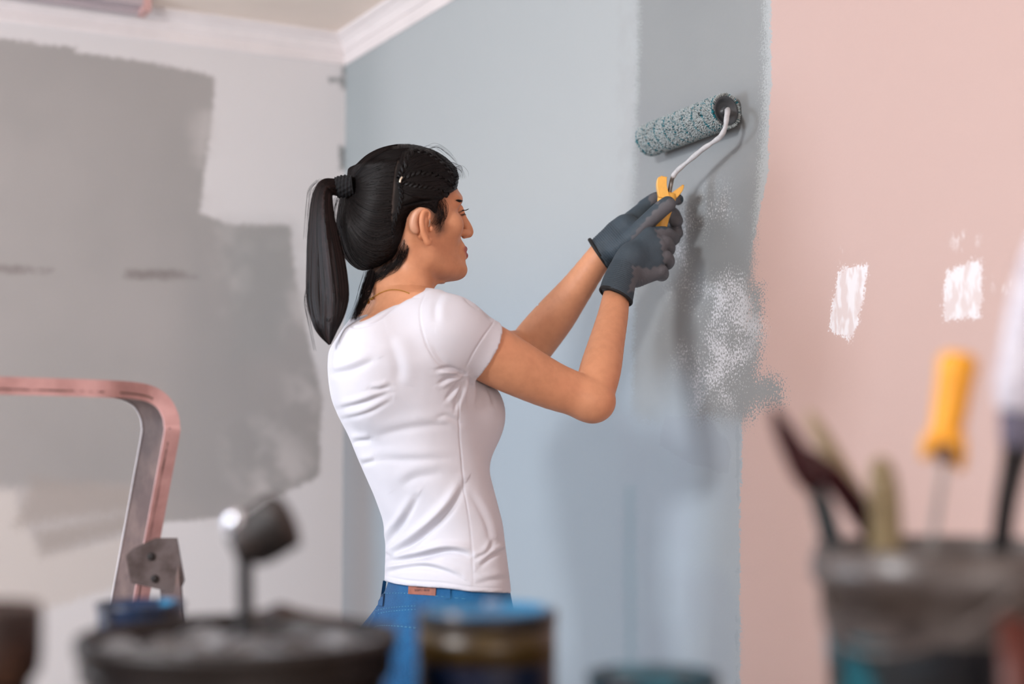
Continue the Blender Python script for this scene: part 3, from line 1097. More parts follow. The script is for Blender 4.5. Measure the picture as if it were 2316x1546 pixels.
# bowl (back of the ear) and root
ear_f.add(cone(E(955, 494, .008), E(957, 530, .006), .0070, .0065), .006)
ear_f.add(cone(E(952, 500, -.004), E(958, 530, -.004), .009, .009), .006)
ear_f.add(ell(E(963, 543, .005), (.0060, .0035, .0075), AX), .004)
# inner fold and hollow
chain(ear_f, [E(957, 492, .012), E(954, 505, .014), E(957, 520, .012), E(963, 531, .009)], [.0022, .0026, .0026, .002], .002)
ear_f.add(ell(E(966, 516, .013), (.0050, .0085, .0110), AX), .002, 's')
ear_f.add(ell(E(962, 492, .017), (.0025, .0065, .007), AX), .002, 's')
ear_f.add(ell(E(973, 518, .003), (.0035, .0032, .0055), AX), .003)
v_, q_ = ear_f.mesh()
tn = np.tile(SKIN * np.array([1.0, .93, .9, 1]), (len(v_), 1)); tn[:, 3] = 1
mesh_obj('ear', v_, q_, M_skin, person, colors=tn)
M_aid = plain('hearing_aid_shell', srgb(205, 150, 120), 0.4, var=0.02)
M_clear = plain('clear_tube', srgb(200, 190, 175), 0.2, var=0.02)
aid_f = Field(E(908, 545, 0) - np.array([.01, .03, .01]), E(970, 462, 0) + np.array([.01, .03, .01]), .0012)
chain(aid_f, [E(955, 476, .012), E(944, 478, .013), E(935, 487, .012), E(931, 502, .010), E(932, 515, .009), E(936, 522, .008)], [.0022, .0042, .0062, .0074, .0074, .0064], .002)
v_, q_ = aid_f.mesh()
aid = mesh_obj('hearing_aid', v_, q_, M_aid, person)
aid['label'] = 'beige hearing aid hooked behind the ear'
pth = catmull([E(951, 474, .010), E(958, 476, .013), E(962, 484, .012), E(967, 494, .009), E(968, 506, .007), E(967, 514, .005)], 5)
v_, f_ = sweep_vf(pth, .0007, 6)
mesh_obj('tube', v_, f_, M_clear, aid)

# eyeballs, lashes, brows (only the tips show past the cheekbone)
M_eye = plain('eye_white', srgb(220, 214, 210), 0.2, var=0.02)
M_lash = plain('lash_hair', srgb(18, 14, 13), 0.5, var=0.02)
for sg, cpx in ((1, 1019), (-1, 1000)):
    c = Hs(cpx, 478, .031 * sg)
    v_, f_ = lathe_vf([(0.0001, -.0112)] + [(.0112 * math.cos(a), .0112 * math.sin(a)) for a in np.linspace(-1.4, 1.4, 10)] + [(0.0001, .0112)], c, 20, axis=HF)
    mesh_obj('eye', v_, f_, M_eye, person)


def tubes(lines, r0, r1, sides=3):
    """lines: (N,K,3) array. Thin tapering prisms as one mesh."""
    L = np.asarray(lines, float); N, K, _ = L.shape
    T = np.gradient(L, axis=1); T /= np.linalg.norm(T, axis=2, keepdims=True) + 1e-9
    ref = np.array([0.31, 0.9, 0.2]); A = np.cross(T, ref); A /= np.linalg.norm(A, axis=2, keepdims=True) + 1e-9
    B = np.cross(T, A)
    rr = np.interp(np.linspace(0, 1, K), [0, .6, 1], [r0, r0, r1])[None, :, None]
    V = np.stack([L + (A * math.cos(2 * math.pi * s / sides) + B * math.sin(2 * math.pi * s / sides)) * rr for s in range(sides)], 2)
    idx = np.arange(N * K * sides).reshape(N, K, sides)
    q = np.stack([idx[:, :-1, :], idx[:, 1:, :], np.roll(idx, -1, 2)[:, 1:, :], np.roll(idx, -1, 2)[:, :-1, :]], -1).reshape(-1, 4)
    return V.reshape(-1, 3), q


def lash_set(c, sg):
    out = []
    for i in range(22):
        a = -1.0 + 2.0 * i / 21
        lid = c + HF * .0108 + HR * (.0125 * a * sg) + UP * (.002 - .003 * a * a) - HF * (.005 * a * a)
        tip = lid + HF * .0095 + UP * (.0022) + HR * (.004 * a * sg)
        out.append([lid + (tip - lid) * t - UP * .0015 * math.sin(t * 3.1) for t in np.linspace(0, 1, 5)])
    for i in range(14):
        a = -0.8 + 1.6 * i / 13
        lid = c + HF * .0105 + HR * (.011 * a * sg) - UP * .005
        tip = lid + HF * .004 - UP * .003
        out.append([lid + (tip - lid) * t for t in np.linspace(0, 1, 5)])
    return out


for sg, cpx in ((1, 1033), (-1, 1008)):
    c = Hs(cpx, 476, .031 * sg)
    v_, q_ = tubes(np.array(lash_set(c, sg)), .00024, .00008)
    mesh_obj('eyelashes', v_, q_, M_lash, person)
# ------------------------------------------------------------------ hair
def hair_material(name, base, rough):
    n = NT(name)
    at = n.new('ShaderNodeAttribute'); at.attribute_name = 'tint'
    n.base(at.outputs['Color'], rough, spec=0.2)
    n.b.inputs['Sheen Weight'].default_value = 0.0
    return n.mat


M_hair = hair_material('dark_hair', None, 0.46)
HAIR = np.array(srgb(13, 11, 12)); HAIRB = np.array(srgb(40, 28, 27))
# cap volume: skull grown where hair grows
cap_lo = head_f.lo - np.array([.03, .03, .0]); cap_hi = head_f.lo + (head_f.n - 1) * head_f.h + np.array([.0, .03, .02])
cap_f = Field(cap_lo, cap_hi, .0022)
add_skull(cap_f)
cap_f.add(ell(Hs(842, 528, 0), (.046, .056, .056), AX), .03)
x, y, z = cap_f.grid()
w = y * math.cos(PITCH) + (z - EYE) * math.sin(PITCH); vv = -y * math.sin(PITCH) + (z - EYE) * math.cos(PITCH)
# side-on coordinates: shift each point to where it would be seen if it lay on the near side
t = (x - P(HPX, 450, HB)[0]) * HR[0] + (y - HB) * HR[1]
xs = x + (0.070 - t) * HR[0]; ys = y + (0.070 - t) * HR[1]
w = ys * math.cos(PITCH) + (z - EYE) * math.sin(PITCH); vv = -ys * math.sin(PITCH) + (z - EYE) * math.cos(PITCH)
PXs = (1158 + F_PX * xs / w); PYs = np.broadcast_to(773 - F_PX * vv / w, cap_f.f.shape)
PXs = np.broadcast_to(PXs, cap_f.f.shape)
hair_poly = [(680, 250), (1075, 250), (1072, 400), (1046, 425), (1018, 446), (1000, 458), (996, 480), (986, 492), (968, 478), (945, 466), (924, 476), (914, 500), (912, 545), (908, 572), (895, 596), (870, 612), (846, 622), (820, 630), (680, 640)]
pd = poly_dist(PXs[:, ::1, :].astype(np.float32), -PYs, [(a, -b) for a, b in hair_poly])
thick = -.004 + .0125 * smooth01(pd, -6, 26)
cap_f.f = (cap_f.f - thick).astype(np.float32)
# hair front tuft line droop handled by strands
cv, cq = cap_f.mesh()
cv, cq = trim(cv, cq, lambda p: head_f.at(p) > -.003)
cpx, cpy = proj(cv)
part_line = [(903, 352), (893, 372), (888, 400), (890, 420), (886, 450), (886, 480), (884, 512), (890, 530)]
def line_dist(px, py, pts):
    best = np.full(px.shape, 1e9)
    for i in range(len(pts) - 1):
        (x0, y0), (x1, y1) = pts[i], pts[i + 1]
        ex, ey = x1 - x0, y1 - y0
        tt = np.clip(((px - x0) * ex + (py - y0) * ey) / (ex * ex + ey * ey), 0, 1)
        best = np.minimum(best, np.hypot(px - x0 - tt * ex, py - y0 - tt * ey))
    return best
ct = np.tile(HAIR, (len(cv), 1))
pm = (np.exp(-(line_dist(cpx, cpy, part_line) / 4.0) ** 2) * .22)[:, None] * (head_f.grad(cv) @ HR > 0.3)[:, None]
ct = ct * (1 - pm) + np.array(srgb(150, 132, 124)) * pm; ct[:, 3] = 1
mesh_obj('hair', cv, cq, M_hair, person, colors=ct)

TIE = (778, 424)


def strands_on(field, polys, K=14, lift=.0008, jitter=2.0, r0=.00075, r1=.0003, d0=2.25, d1=2.62, colvar=0.35):
    """polys: list of pixel polylines (already varied); projected onto a field seen from the camera."""
    px = []; py = []
    for c in polys:
        c = np.asarray(c, float)
        s = np.concatenate([[0], np.cumsum(np.hypot(*np.diff(c, axis=0).T))]); s /= s[-1]
        u = np.linspace(0, 1, K)
        px.append(np.interp(u, s, c[:, 0])); py.append(np.interp(u, s, c[:, 1]))
    px = np.array(px); py = np.array(py)
    h, ok = field.hit(px, py, d0, d1)
    good = ok.all(axis=1)
    h = h[good]
    g = field.grad(h.reshape(-1, 3)).reshape(h.shape)
    lf = lift * (0.4 + 1.6 * rng.random((len(h), 1, 1)))
    env = np.sin(np.linspace(0.15, math.pi, K))[None, :, None]
    return h + g * lf * (0.5 + env)


def hair_colors(nstr, K, sides=3, brown=0.3):
    m = rng.random(nstr) ** 2.2 * brown
    c = HAIR[None] * (1 - m[:, None]) + HAIRB[None] * m[:, None]
    c[:, 3] = 1
    return np.repeat(c, K * sides, axis=0)


def bez(a, b, c, n=14):
    t = np.linspace(0, 1, n)[:, None]
    return (1 - t) ** 2 * np.array(a, float) + 2 * t * (1 - t) * np.array(b, float) + t * t * np.array(c, float)


def between(guides, count, jit=1.5):
    """Blend neighbouring guide polylines (same length) at random."""
    G = [catmull(np.array(g, float), 6) for g in guides]
    m = min(len(g) for g in G)
    G = [np.array([np.interp(np.linspace(0, 1, 18), np.linspace(0, 1, len(g)), g[:, k]) for k in (0, 1)]).T for g in G]
    out = []
    for i in range(count):
        u = rnd.random() * (len(G) - 1.001); k = int(u); f = u - k
        c = G[k] * (1 - f) + G[k + 1] * f
        ph = rnd.random() * 6.28; am = rnd.gauss(0, jit)
        w_ = np.sin(np.linspace(0, 3.14, 18) + 0) * am
        c = c + np.stack([w_ * .6, w_], 1)
        a = rnd.uniform(0, .12)
        out.append(c[int(a * 17):])
    return out


back_guides = [  # parting / nape to the hair tie
    [(935, 335), (880, 345), (830, 372), (795, 408)],
    [(903, 352), (860, 362), (822, 388), (793, 414)],
    [(893, 380), (855, 388), (820, 404), (793, 420)],
    [(890, 405), (855, 408), (820, 418), (794, 425)],
    [(888, 430), (855, 432), (820, 430), (794, 430)],
    [(885, 460), (850, 462), (815, 450), (794, 436)],
    [(884, 495), (845, 500), (805, 475), (788, 442)],
    [(895, 530), (845, 545), (800, 505), (784, 446)],
    [(902, 560), (850, 580), (800, 545), (780, 450)],
    [(893, 590), (850, 606), (802, 575), (778, 470)],
    [(862, 612), (830, 612), (795, 570), (776, 480)],
]
front_guides = [  # temple and brow back to the clip
    [(985, 352), (960, 350), (935, 358), (912, 385), (903, 402)],
    [(1008, 372), (978, 370), (945, 380), (918, 395), (904, 405)],
    [(1022, 392), (990, 392), (955, 398), (925, 404), (905, 408)],
    [(1024, 412), (1000, 412), (965, 415), (930, 412), (906, 412)],
    [(1018, 432), (990, 432), (955, 430), (925, 424), (906, 418)],
    [(998, 450), (975, 446), (945, 444), (920, 438), (903, 428)],
]
side_guides = [  # above the ear, drawn up and back
    [(990, 452), (965, 456), (935, 462), (905, 470), (888, 482)],
    [(975, 470), (950, 462), (925, 470), (903, 490), (888, 505)],
    [(950, 462), (925, 475), (908, 500), (895, 520), (884, 535)],
    [(920, 485), (912, 510), (903, 535), (895, 555), (880, 570)],
]
allS = []
for gd, cnt in ((back_guides, 3200), (front_guides, 1300), (side_guides, 800)):
    allS.append(strands_on(cap_f, between(gd, cnt), K=12, lift=.0012))
# strands round the whole back of the head, walked along the scalp towards the hair tie
tie3 = P(786, 424, 2.42)
bs = (cv - P(HPX, 450, HB)) @ HF
cand = np.where((cv[:, 2] > P(900, 615, HB)[2]) & ((cpx < 888) | ((cv - P(HPX, 450, HB)) @ HR < .01)) & (bs < .055))[0]
pk = cv[rng.choice(cand, 5200)]
walk = [pk]
for s_i in range(15):
    p_ = walk[-1]; dv = tie3 - p_; L_ = np.linalg.norm(dv, axis=1, keepdims=True)
    g_ = cap_f.grad(p_); dv = dv - g_ * (dv * g_).sum(1, keepdims=True); dv /= np.linalg.norm(dv, axis=1, keepdims=True) + 1e-9
    q_ = p_ + dv * np.minimum(.0085, L_ * .5)
    for _ in range(2):
        q_ = q_ - cap_f.grad(q_) * cap_f.at(q_)[:, None]
    walk.append(q_)
clip3 = cap_f.hit(np.array([904.]), np.array([408.]), 2.25, 2.6)[0][0]
cand = np.where((cv[:, 2] > P(900, 448, HB)[2]) & (bs > .01) & (cpx > 895) & ((cv - P(HPX, 450, HB)) @ HR > -.03))[0]
w2 = [cv[rng.choice(cand, 2000)]]
for s_i in range(15):
    p_ = w2[-1]; dv = clip3 - p_; L_ = np.linalg.norm(dv, axis=1, keepdims=True)
    g_ = cap_f.grad(p_); dv = dv - g_ * (dv * g_).sum(1, keepdims=True); dv /= np.linalg.norm(dv, axis=1, keepdims=True) + 1e-9
    q_ = p_ + dv * np.minimum(.0075, L_ * .5)
    for _ in range(2):
        q_ = q_ - cap_f.grad(q_) * cap_f.at(q_)[:, None]
    w2.append(q_)
walk = np.concatenate([np.array(walk).transpose(1, 0, 2), np.array(w2).transpose(1, 0, 2)])
gw = cap_f.grad(walk.reshape(-1, 3)).reshape(walk.shape)
walk = walk + gw * (.0004 + .0016 * rng.random((len(walk), 1, 1))) * np.sin(np.linspace(.25, 2.9, 16))[None, :, None]
v_, q_ = tubes(walk, .0008, .0005)
mesh_obj('hair', v_, q_, M_hair, person, colors=hair_colors(len(walk), 16, brown=.6))
# near eyebrow, only its outer end shows
brp = []
for i in range(60):
    u = rnd.random(); w_ = rnd.uniform(-1, 1)
    x0 = 1030 + 10 * u; y0 = 453 + 2 * u + w_ * (1.0 + 1.8 * u)
    brp.append([(x0, y0), (x0 + 4, y0 - 1.0), (x0 + 7, y0 + .5)])
bl = strands_on(head_f, brp, K=5, lift=.0009)
if len(bl):
    v_, q_ = tubes(bl, .0003, .0001)
    mesh_obj('eyebrow', v_, q_, M_lash, person)
# temple wisps over the cheek and around the ear
wisp = [[(1000, 448), (1008, 475), (1004, 500), (1003, 524)], [(992, 452), (998, 480), (994, 505), (985, 528)], [(985, 458), (990, 480), (984, 500), (972, 500)], [(975, 465), (984, 480), (990, 495), (976, 512)],
        [(1004, 446), (1010, 462), (1008, 485), (1006, 498)]]
wl = strands_on(head_f, between(wisp, 75, 6), K=12, lift=.0022)
napeg = [[(914, 540), (906, 562), (888, 588), (862, 606)], [(925, 560), (918, 582), (905, 600), (895, 612)], [(905, 570), (895, 595), (870, 612), (845, 625)], [(900, 590), (880, 618), (855, 632), (838, 640)], [(870, 600), (850, 620), (835, 640), (828, 655)], [(905, 555), (915, 580), (908, 605), (890, 618)]]
nl = strands_on(head_f, between(napeg, 170, 2.5), K=12, lift=.0014)
S1 = np.concatenate(allS)
v_, q_ = tubes(S1, .0008, .0004)
mesh_obj('hair', v_, q_, M_hair, person, colors=hair_colors(len(S1), 12))
S2 = np.concatenate([wl, nl])
v_, q_ = tubes(S2, .0002, .00007)
mesh_obj('fine_hair', v_, q_, M_hair, person, colors=hair_colors(len(S2), 12, brown=.9))['kind'] = 'stuff'

# plaited front: three rope-like twists running back to the clip
def rope(path_px, width, lift, turns):
    c = catmull(np.array(path_px, float), 10)
    h, ok = cap_f.hit(c[:, 0], c[:, 1], 2.25, 2.62)
    h = h[ok]; g = cap_f.grad(h)
    out = []
    T = np.gradient(h, axis=0); T /= np.linalg.norm(T, axis=1)[:, None]
    Bn = np.cross(T, g)
    n_ = len(h)
    for s in range(2):
        for k in range(46):
            a0 = rnd.random() * 6.28; rr = math.sqrt(rnd.random()) * width * .55
            ph = np.linspace(0, turns * 2 * math.pi, n_) + s * math.pi
            ctr = h + g * (lift + np.sin(ph) * width * .45)[:, None] + Bn * (np.cos(ph) * width * .65)[:, None]
            ctr = ctr + g * (math.sin(a0) * rr) + Bn * (math.cos(a0) * rr)
            idx = np.linspace(0, n_ - 1, 28)
            out.append(np.array([np.interp(idx, np.arange(n_), ctr[:, q]) for q in range(3)]).T)
    return out
ropes = rope([(1022, 400), (1000, 372), (970, 352), (935, 342)], .0042, .0015, 4) + rope([(1024, 420), (985, 398), (945, 392), (908, 404)], .0042, .0015, 5) \
    + rope([(1010, 440), (975, 425), (940, 420), (908, 412)], .0042, .0015, 5) + rope([(935, 342), (920, 365), (908, 390), (903, 404)], .0042, .0015, 3) \
    + rope([(903, 412), (908, 440), (903, 470), (892, 505), (888, 530)], .0035, .001, 5)
ropes = np.array(ropes)
v_, q_ = tubes(ropes, .0011, .0008)
mesh_obj('braid', v_, q_, M_hair, person, colors=hair_colors(len(ropes), 28, brown=.2))

# ponytail: filled bundle of locks behind her neck
ol = np.array([(762, 405), (735, 404), (716, 420), (704, 462), (697, 539), (695, 605), (695, 665), (700, 705), (708, 735), (724, 760), (744, 780)], float)
orr = np.array([(762, 442), (752, 440), (751, 452), (757, 500), (770, 550), (781, 605), (787, 660), (784, 690), (775, 720), (760, 752), (748, 778)], float)
ol = catmull(ol, 5); orr = catmull(orr, 5)
K = 30
li = np.linspace(0, len(ol) - 1, K)
OL = np.array([np.interp(li, np.arange(len(ol)), ol[:, k]) for k in (0, 1)]).T
OR = np.array([np.interp(li, np.arange(len(orr)), orr[:, k]) for k in (0, 1)]).T
PD = np.interp(np.linspace(0, 1, K), [0, .15, 1], [2.405, 2.39, 2.36])
thk = np.interp(np.linspace(0, 1, K), [0, .1, .3, .8, 1], [.014, .02, .028, .022, .004])
lines = []
locks = [(rnd.uniform(-1, 1), rnd.uniform(-1, 1), rnd.uniform(0, 6.28)) for _ in range(34)]
for i in range(2600):
    L_ = rnd.choice(locks)
    u = max(-1, min(1, L_[0] + rnd.gauss(0, .12))); vv_ = max(-1, min(1, L_[1] + rnd.gauss(0, .25)))
    if abs(vv_) > math.sqrt(max(0, 1 - u * u)):
        vv_ = math.copysign(math.sqrt(max(0, 1 - u * u)), vv_)
    end = 1.0 if rnd.random() < .5 else rnd.uniform(.72, 1.0)
    ks = np.linspace(0, end * (K - 1), 22)
    wv = .17 * np.sin(ks / K * 5.5 + L_[2]) * np.linspace(0, 1, 22)
    uu = np.clip(u * np.linspace(1, .9, 22) + wv, -1.04, 1.04)
    a = np.interp(ks, np.arange(K), OL[:, 0]); b_ = np.interp(ks, np.arange(K), OL[:, 1])
    c = np.interp(ks, np.arange(K), OR[:, 0]); d_ = np.interp(ks, np.arange(K), OR[:, 1])
    X = (a + c) / 2 + (c - a) / 2 * uu; Y = (b_ + d_) / 2 + (d_ - b_) / 2 * uu
    D = np.interp(ks, np.arange(K), PD) + vv_ * np.interp(ks, np.arange(K), thk)
    lines.append([P(X[j], Y[j], D[j]) for j in range(22)])
lines = np.array(lines)
v_, q_ = tubes(lines, .0011, .0003)
cc = hair_colors(len(lines), 22, brown=1.6); cc = np.minimum(cc, 1)
mesh_obj('ponytail', v_, q_, M_hair, person, colors=cc)
core = []
for j in range(1, K - 1):
    m_ = (OL[j] + OR[j]) / 2; hw = np.hypot(*(OR[j] - OL[j])) / 2 * PD[j] / F_PX * .86
    c = P(m_[0], m_[1], PD[j]); e = P(OR[j][0], OR[j][1], PD[j]) - c; e /= np.linalg.norm(e)
    f2 = np.array([0, 1, 0]); ring = [c + e * math.cos(a) * hw + f2 * math.sin(a) * thk[j] * .8 for a in np.linspace(0, 2 * math.pi, 14, endpoint=False)]
    core.append(ring)
V = [p for r in core for p in r]; n_ = 14
Fc = [(i * n_ + j, i * n_ + (j + 1) % n_, (i + 1) * n_ + (j + 1) % n_, (i + 1) * n_ + j) for i in range(len(core) - 1) for j in range(n_)]
Fc += [tuple(range(n_)), tuple(range(len(V) - 1, len(V) - n_ - 1, -1))]
cc = np.tile(HAIR * .8, (len(V), 1)); cc[:, 3] = 1
mesh_obj('ponytail', V, Fc, M_hair, person, colors=cc)
# nape wisps hanging to the collar, flyaways
fl = []
def free(pts, n, jit, dj=.01):
    for i in range(n):
        ox, oy, od = rnd.gauss(0, jit), rnd.gauss(0, jit * .6), rnd.gauss(0, dj * .4)
        c = catmull([[a + ox + rnd.gauss(0, jit * .22), b + oy + rnd.gauss(0, jit * .3), d + od] for a, b, d in pts], 5)
        idx = np.linspace(0, len(c) - 1, 16)
        c = np.array([np.interp(idx, np.arange(len(c)), c[:, k]) for k in range(3)]).T
        fl.append([P(*q) for q in c])
free([(838, 612, 2.43), (826, 650, 2.42), (815, 690, 2.41), (800, 722, 2.405)], 170, 5)
free([(848, 618, 2.43), (838, 650, 2.42), (826, 680, 2.41), (808, 715, 2.405)], 90, 4.5)
n_thick = len(fl)
free([(765, 445, 2.41), (757, 480, 2.41), (768, 530, 2.42), (790, 590, 2.43)], 26, 5)
free([(1000, 368, 2.50), (1022, 368, 2.50), (1042, 380, 2.5), (1040, 398, 2.5)], 7, 5)
free([(960, 338, 2.47), (985, 330, 2.47), (1012, 345, 2.48), (1030, 365, 2.48)], 8, 5)
free([(1015, 385, 2.45), (1035, 380, 2.45), (1046, 392, 2.45), (1050, 405, 2.45)], 12, 5)
free([(800, 395, 2.4), (830, 362, 2.4), (880, 335, 2.42), (930, 328, 2.44)], 14, 3)
free([(725, 408, 2.4), (706, 430, 2.39), (700, 470, 2.38), (695, 540, 2.37)], 14, 4)
free([(700, 640, 2.37), (692, 680, 2.37), (700, 720, 2.36), (715, 790, 2.36)], 10, 5)
fl = np.array(fl)
v_, q_ = tubes(fl, .00019, .00007)
mesh_obj('loose_hair', v_, q_, M_hair, person, colors=hair_colors(len(fl), 16, brown=.9))['kind'] = 'stuff'

# hair tie: ribbed elastic
M_tie = plain('hair_elastic', srgb(10, 14, 20), 0.8, var=0.1, scale=200)
tc0 = P(798, 419, 2.405); tc1 = P(760, 424, 2.405)
axd = tc1 - tc0; Lt = np.linalg.norm(axd); axd /= Lt
e1 = np.cross(axd, [0, 1, 0]); e1 /= np.linalg.norm(e1); e2 = np.cross(axd, e1)
V = []; Fc = []; na, nb = 26, 60
for i in range(na):
    a_ = i / (na - 1)
    for j in range(nb):
        th = 2 * math.pi * j / nb
        r = .0165 + .0018 * math.sin(a_ * math.pi) + .0011 * math.sin(a_ * 30 + th * 3) + .0008 * math.sin(th * 14 + a_ * 9)
        V.append(tc0 + axd * Lt * a_ + e1 * math.cos(th) * r + e2 * math.sin(th) * r)
for i in range(na - 1):
    for j in range(nb):
        Fc.append((i * nb + j, i * nb + (j + 1) % nb, (i + 1) * nb + (j + 1) % nb, (i + 1) * nb + j))
Fc += [tuple(range(nb)), tuple(range(len(V) - 1, len(V) - nb - 1, -1))]
mesh_obj('hair_tie', V, Fc, M_tie, person)
# clip
M_metal = plain('pale_metal', srgb(225, 215, 195), 0.25, metal=0.8, var=0.03)
hh, _ = cap_f.hit(np.array([905., 903., 901., 900.]), np.array([402., 405., 409., 415.]), 2.25, 2.6)
v_, f_ = sweep_vf(catmull(hh + HR * .009, 4), .0018, 8)
mesh_obj('hair_clip', v_, f_, M_metal, person)

# necklace
M_gold = plain('gold', srgb(214, 170, 80), 0.25, metal=0.9, var=0.03)
npx = catmull(np.array([(829, 686), (836, 677), (848, 670), (862, 662), (878, 657), (895, 656), (912, 659), (926, 664)], float), 8)
sel = Field.hit(body_f, npx[:, 0], npx[:, 1], 2.2, 2.62)
sel2 = head_f.hit(npx[:, 0], npx[:, 1], 2.2, 2.62)
use = np.where((npx[:, 1] > 655)[:, None], sel[0], sel2[0])
ok = sel[1]
g = body_f.grad(use)
pp = (use + g * .0012)[ok]
parts_ = []
for i in range(0, len(pp)):
    parts_.append(lathe_vf([(0.0001, -.0011), (.0006, -.0005), (.0008, 0), (.0006, .0005), (.0001, .0011)], pp[i], 8))
v_, f_ = join_vf(parts_)
neck = mesh_obj('necklace', v_, f_, M_gold, person)
for (ax_, ay_, rr) in ((832, 683, .0035), (843, 675, .0022), (839, 677, .002)):
    h_, o_ = body_f.hit(np.array([float(ax_)]), np.array([float(ay_)]), 2.2, 2.62)
    if o_[0]:
        v_, f_ = lathe_vf([(0.0001, -rr), (rr * .8, -rr * .5), (rr, 0), (rr * .8, rr * .5), (.0001, rr)], h_[0] - np.array([0, .003, 0]), 10)
        mesh_obj('charm', v_, f_, M_gold, neck)

# ------------------------------------------------------------------ jeans, shoes
jrows = [(1296, 876, 1148, .155), (1318, 869, 1156, .160), (1350, 858, 1162, .168), (1385, 838, 1170, .176), (1421, 818, 1176, .182), (1480, 800, 1184, .188), (1560, 796, 1182, .188), (1620, 806, 1172, .182)]
zlo = 0.07
jf = Field((-.32, 2.15, P(1000, 1640, 2.5)[2] - .02), (.10, 2.90, P(1000, 1292, 2.5)[2]), .0036)
jf.add(loft(jrows, BASE, 1010, FW, RT, -.004), 0)
cw = P(1008, 1330, 2.5)
for sg in (1, -1):
    hip = cw + RT * sg * .085 - UP * .18
    jf.add(cone(hip - FW * .03, hip - UP * .25, .105, .085), .03)
    jf.add(ell(cw - FW * .075 + RT * sg * .075 - UP * .15, (.07, .08, .085)), .04)
jf.cut(lambda x, y, z: z - (P(1000, 1303, 2.5)[2] + 0 * x), .002)
jv, jq = jf.mesh()
jg = jf.grad(jv); jpx, jpy = proj(jv)
dj = np.zeros(len(jv))
for pts, w_, am in (([(856, 1400), (849, 1380), (853, 1350), (866, 1312)], 3, -.002), ([(862, 1342), (890, 1344), (931, 1345), (985, 1349), (1060, 1356)], 2.5, -.0012),
                    ([(850, 1385), (880, 1379), (910, 1376), (945, 1374)], 3, -.0015), ([(848, 1392), (880, 1386), (910, 1382), (945, 1380)], 3, .001),
                    ([(845, 1418), (870, 1415), (900, 1417), (945, 1422)], 3, .0014), ([(822, 1440), (840, 1412), (858, 1378)], 4, -.003), ([(870, 1460), (880, 1500), (878, 1546)], 8, -.003)):
    dj += line_disp(jpx, jpy, pts, w_, abs(am), 0) * (1 if am > 0 else -1) * (-1 if am > 0 else 1)
view = jv - np.array([0, 0, EYE]); fac = smooth01(-(jg * view).sum(1) / np.linalg.norm(view, axis=1), 0, .2)
jv = jv + jg * (dj * fac)[:, None]
nj = NT('blue_denim')
wv = nj.new('ShaderNodeTexWave'); nj.link(nj.coord(), wv.inputs[0]); wv.inputs['Scale'].default_value = 420; wv.inputs['Distortion'].default_value = 3
fade = nj.step(nj.noise(9, 4, 0.6), 0.35, 0.7); gr = nj.noise(500, 2)
cj = nj.mix(fade, srgb(2, 58, 106), srgb(5, 82, 132))
cj = nj.mix(nj.m('MULTIPLY', gr, 0.35), cj, srgb(70, 140, 190))
nj.base(cj, 0.8, spec=0.2, sheen=0.1)
nj.bump(wv.outputs[1], 0.15, 0.0006)
M_denim = nj.mat
jeans = mesh_obj('jeans', jv, jq, M_denim, person)
# trouser legs down to the ankles, shoes on the floor
M_shoe = plain('white_trainers', srgb(205, 200, 196), 0.5, var=0.05)
M_sole = plain('rubber_sole', srgb(230, 228, 224), 0.6, var=0.03)
for sg in (1, -1):
    hip = cw + RT * sg * .085 - UP * .30
    knee = np.array([cw[0], cw[1], 0.50]) + RT * sg * .09 + FW * .02
    ank = np.array([cw[0], cw[1], 0.10]) + RT * sg * .10 - FW * .02
    v_, f_ = sweep_vf(catmull([hip, (hip + knee) / 2, knee, (knee + ank) / 2 - FW * .01, ank], 5), list(np.interp(np.linspace(0, 1, 21), [0, .3, .5, .8, 1], [.088, .075, .058, .05, .042])), 24)
    mesh_obj('trouser_leg', v_, f_, M_denim, jeans)
    sf = Field(ank - np.array([.16, .16, .11]), ank + np.array([.22, .22, .05]), .005)
    sf.add(cone(np.array([ank[0], ank[1], .045]) - FW * .03, np.array([ank[0], ank[1], .035]) + FW * .13, .038, .034), 0)
    sf.add(cone(np.array([ank[0], ank[1], .05]), ank + UP * .01, .036, .042), .03)
    sf.cut(lambda x, y, z: .004 - z + 0 * x, .003)
    v_, q_ = sf.mesh()
    mesh_obj('shoe', v_, q_, M_shoe, person)
# belt loops, patch and stitching follow the denim
M_patch = plain('brown_leather', srgb(150, 84, 62), 0.5, var=0.12, scale=60)
M_thread = plain('pale_thread', srgb(96, 160, 190), 0.7, var=0.05)
def on_jeans(pts, off):
    pts = np.array(pts, float)
    h, ok = jf.hit(pts[:, 0], pts[:, 1], 2.1, 2.75)
    return h + jf.grad(h) * off, ok


def patch_on(name, quad, off, mat, parent, nu=10, nv=4, th=.0014):
    (a, b, c, d) = [np.array(q, float) for q in quad]
    pts = [a * (1 - i / nu) * (1 - j / nv) + b * (i / nu) * (1 - j / nv) + c * (i / nu) * (j / nv) + d * (1 - i / nu) * (j / nv) for j in range(nv + 1) for i in range(nu + 1)]
    o1, _ = on_jeans(pts, off + th); o0, _ = on_jeans(pts, off)
    V = list(o1) + list(o0); n_ = nu + 1; N_ = len(pts); Fc = []
    for j in range(nv):
        for i in range(nu):
            q = (j * n_ + i, j * n_ + i + 1, (j + 1) * n_ + i + 1, (j + 1) * n_ + i)
            Fc.append(q); Fc.append(tuple(N_ + k for k in reversed(q)))
    brd = [i for i in range(n_)] + [j * n_ + nu for j in range(1, nv + 1)] + [nv * n_ + i for i in range(nu - 1, -1, -1)] + [j * n_ for j in range(nv - 1, 0, -1)]
    for k in range(len(brd)):
        a_, b_ = brd[k], brd[(k + 1) % len(brd)]
        Fc.append((a_, N_ + a_, N_ + b_, b_))
    return mesh_obj(name, V, Fc, mat, parent, smooth=False)


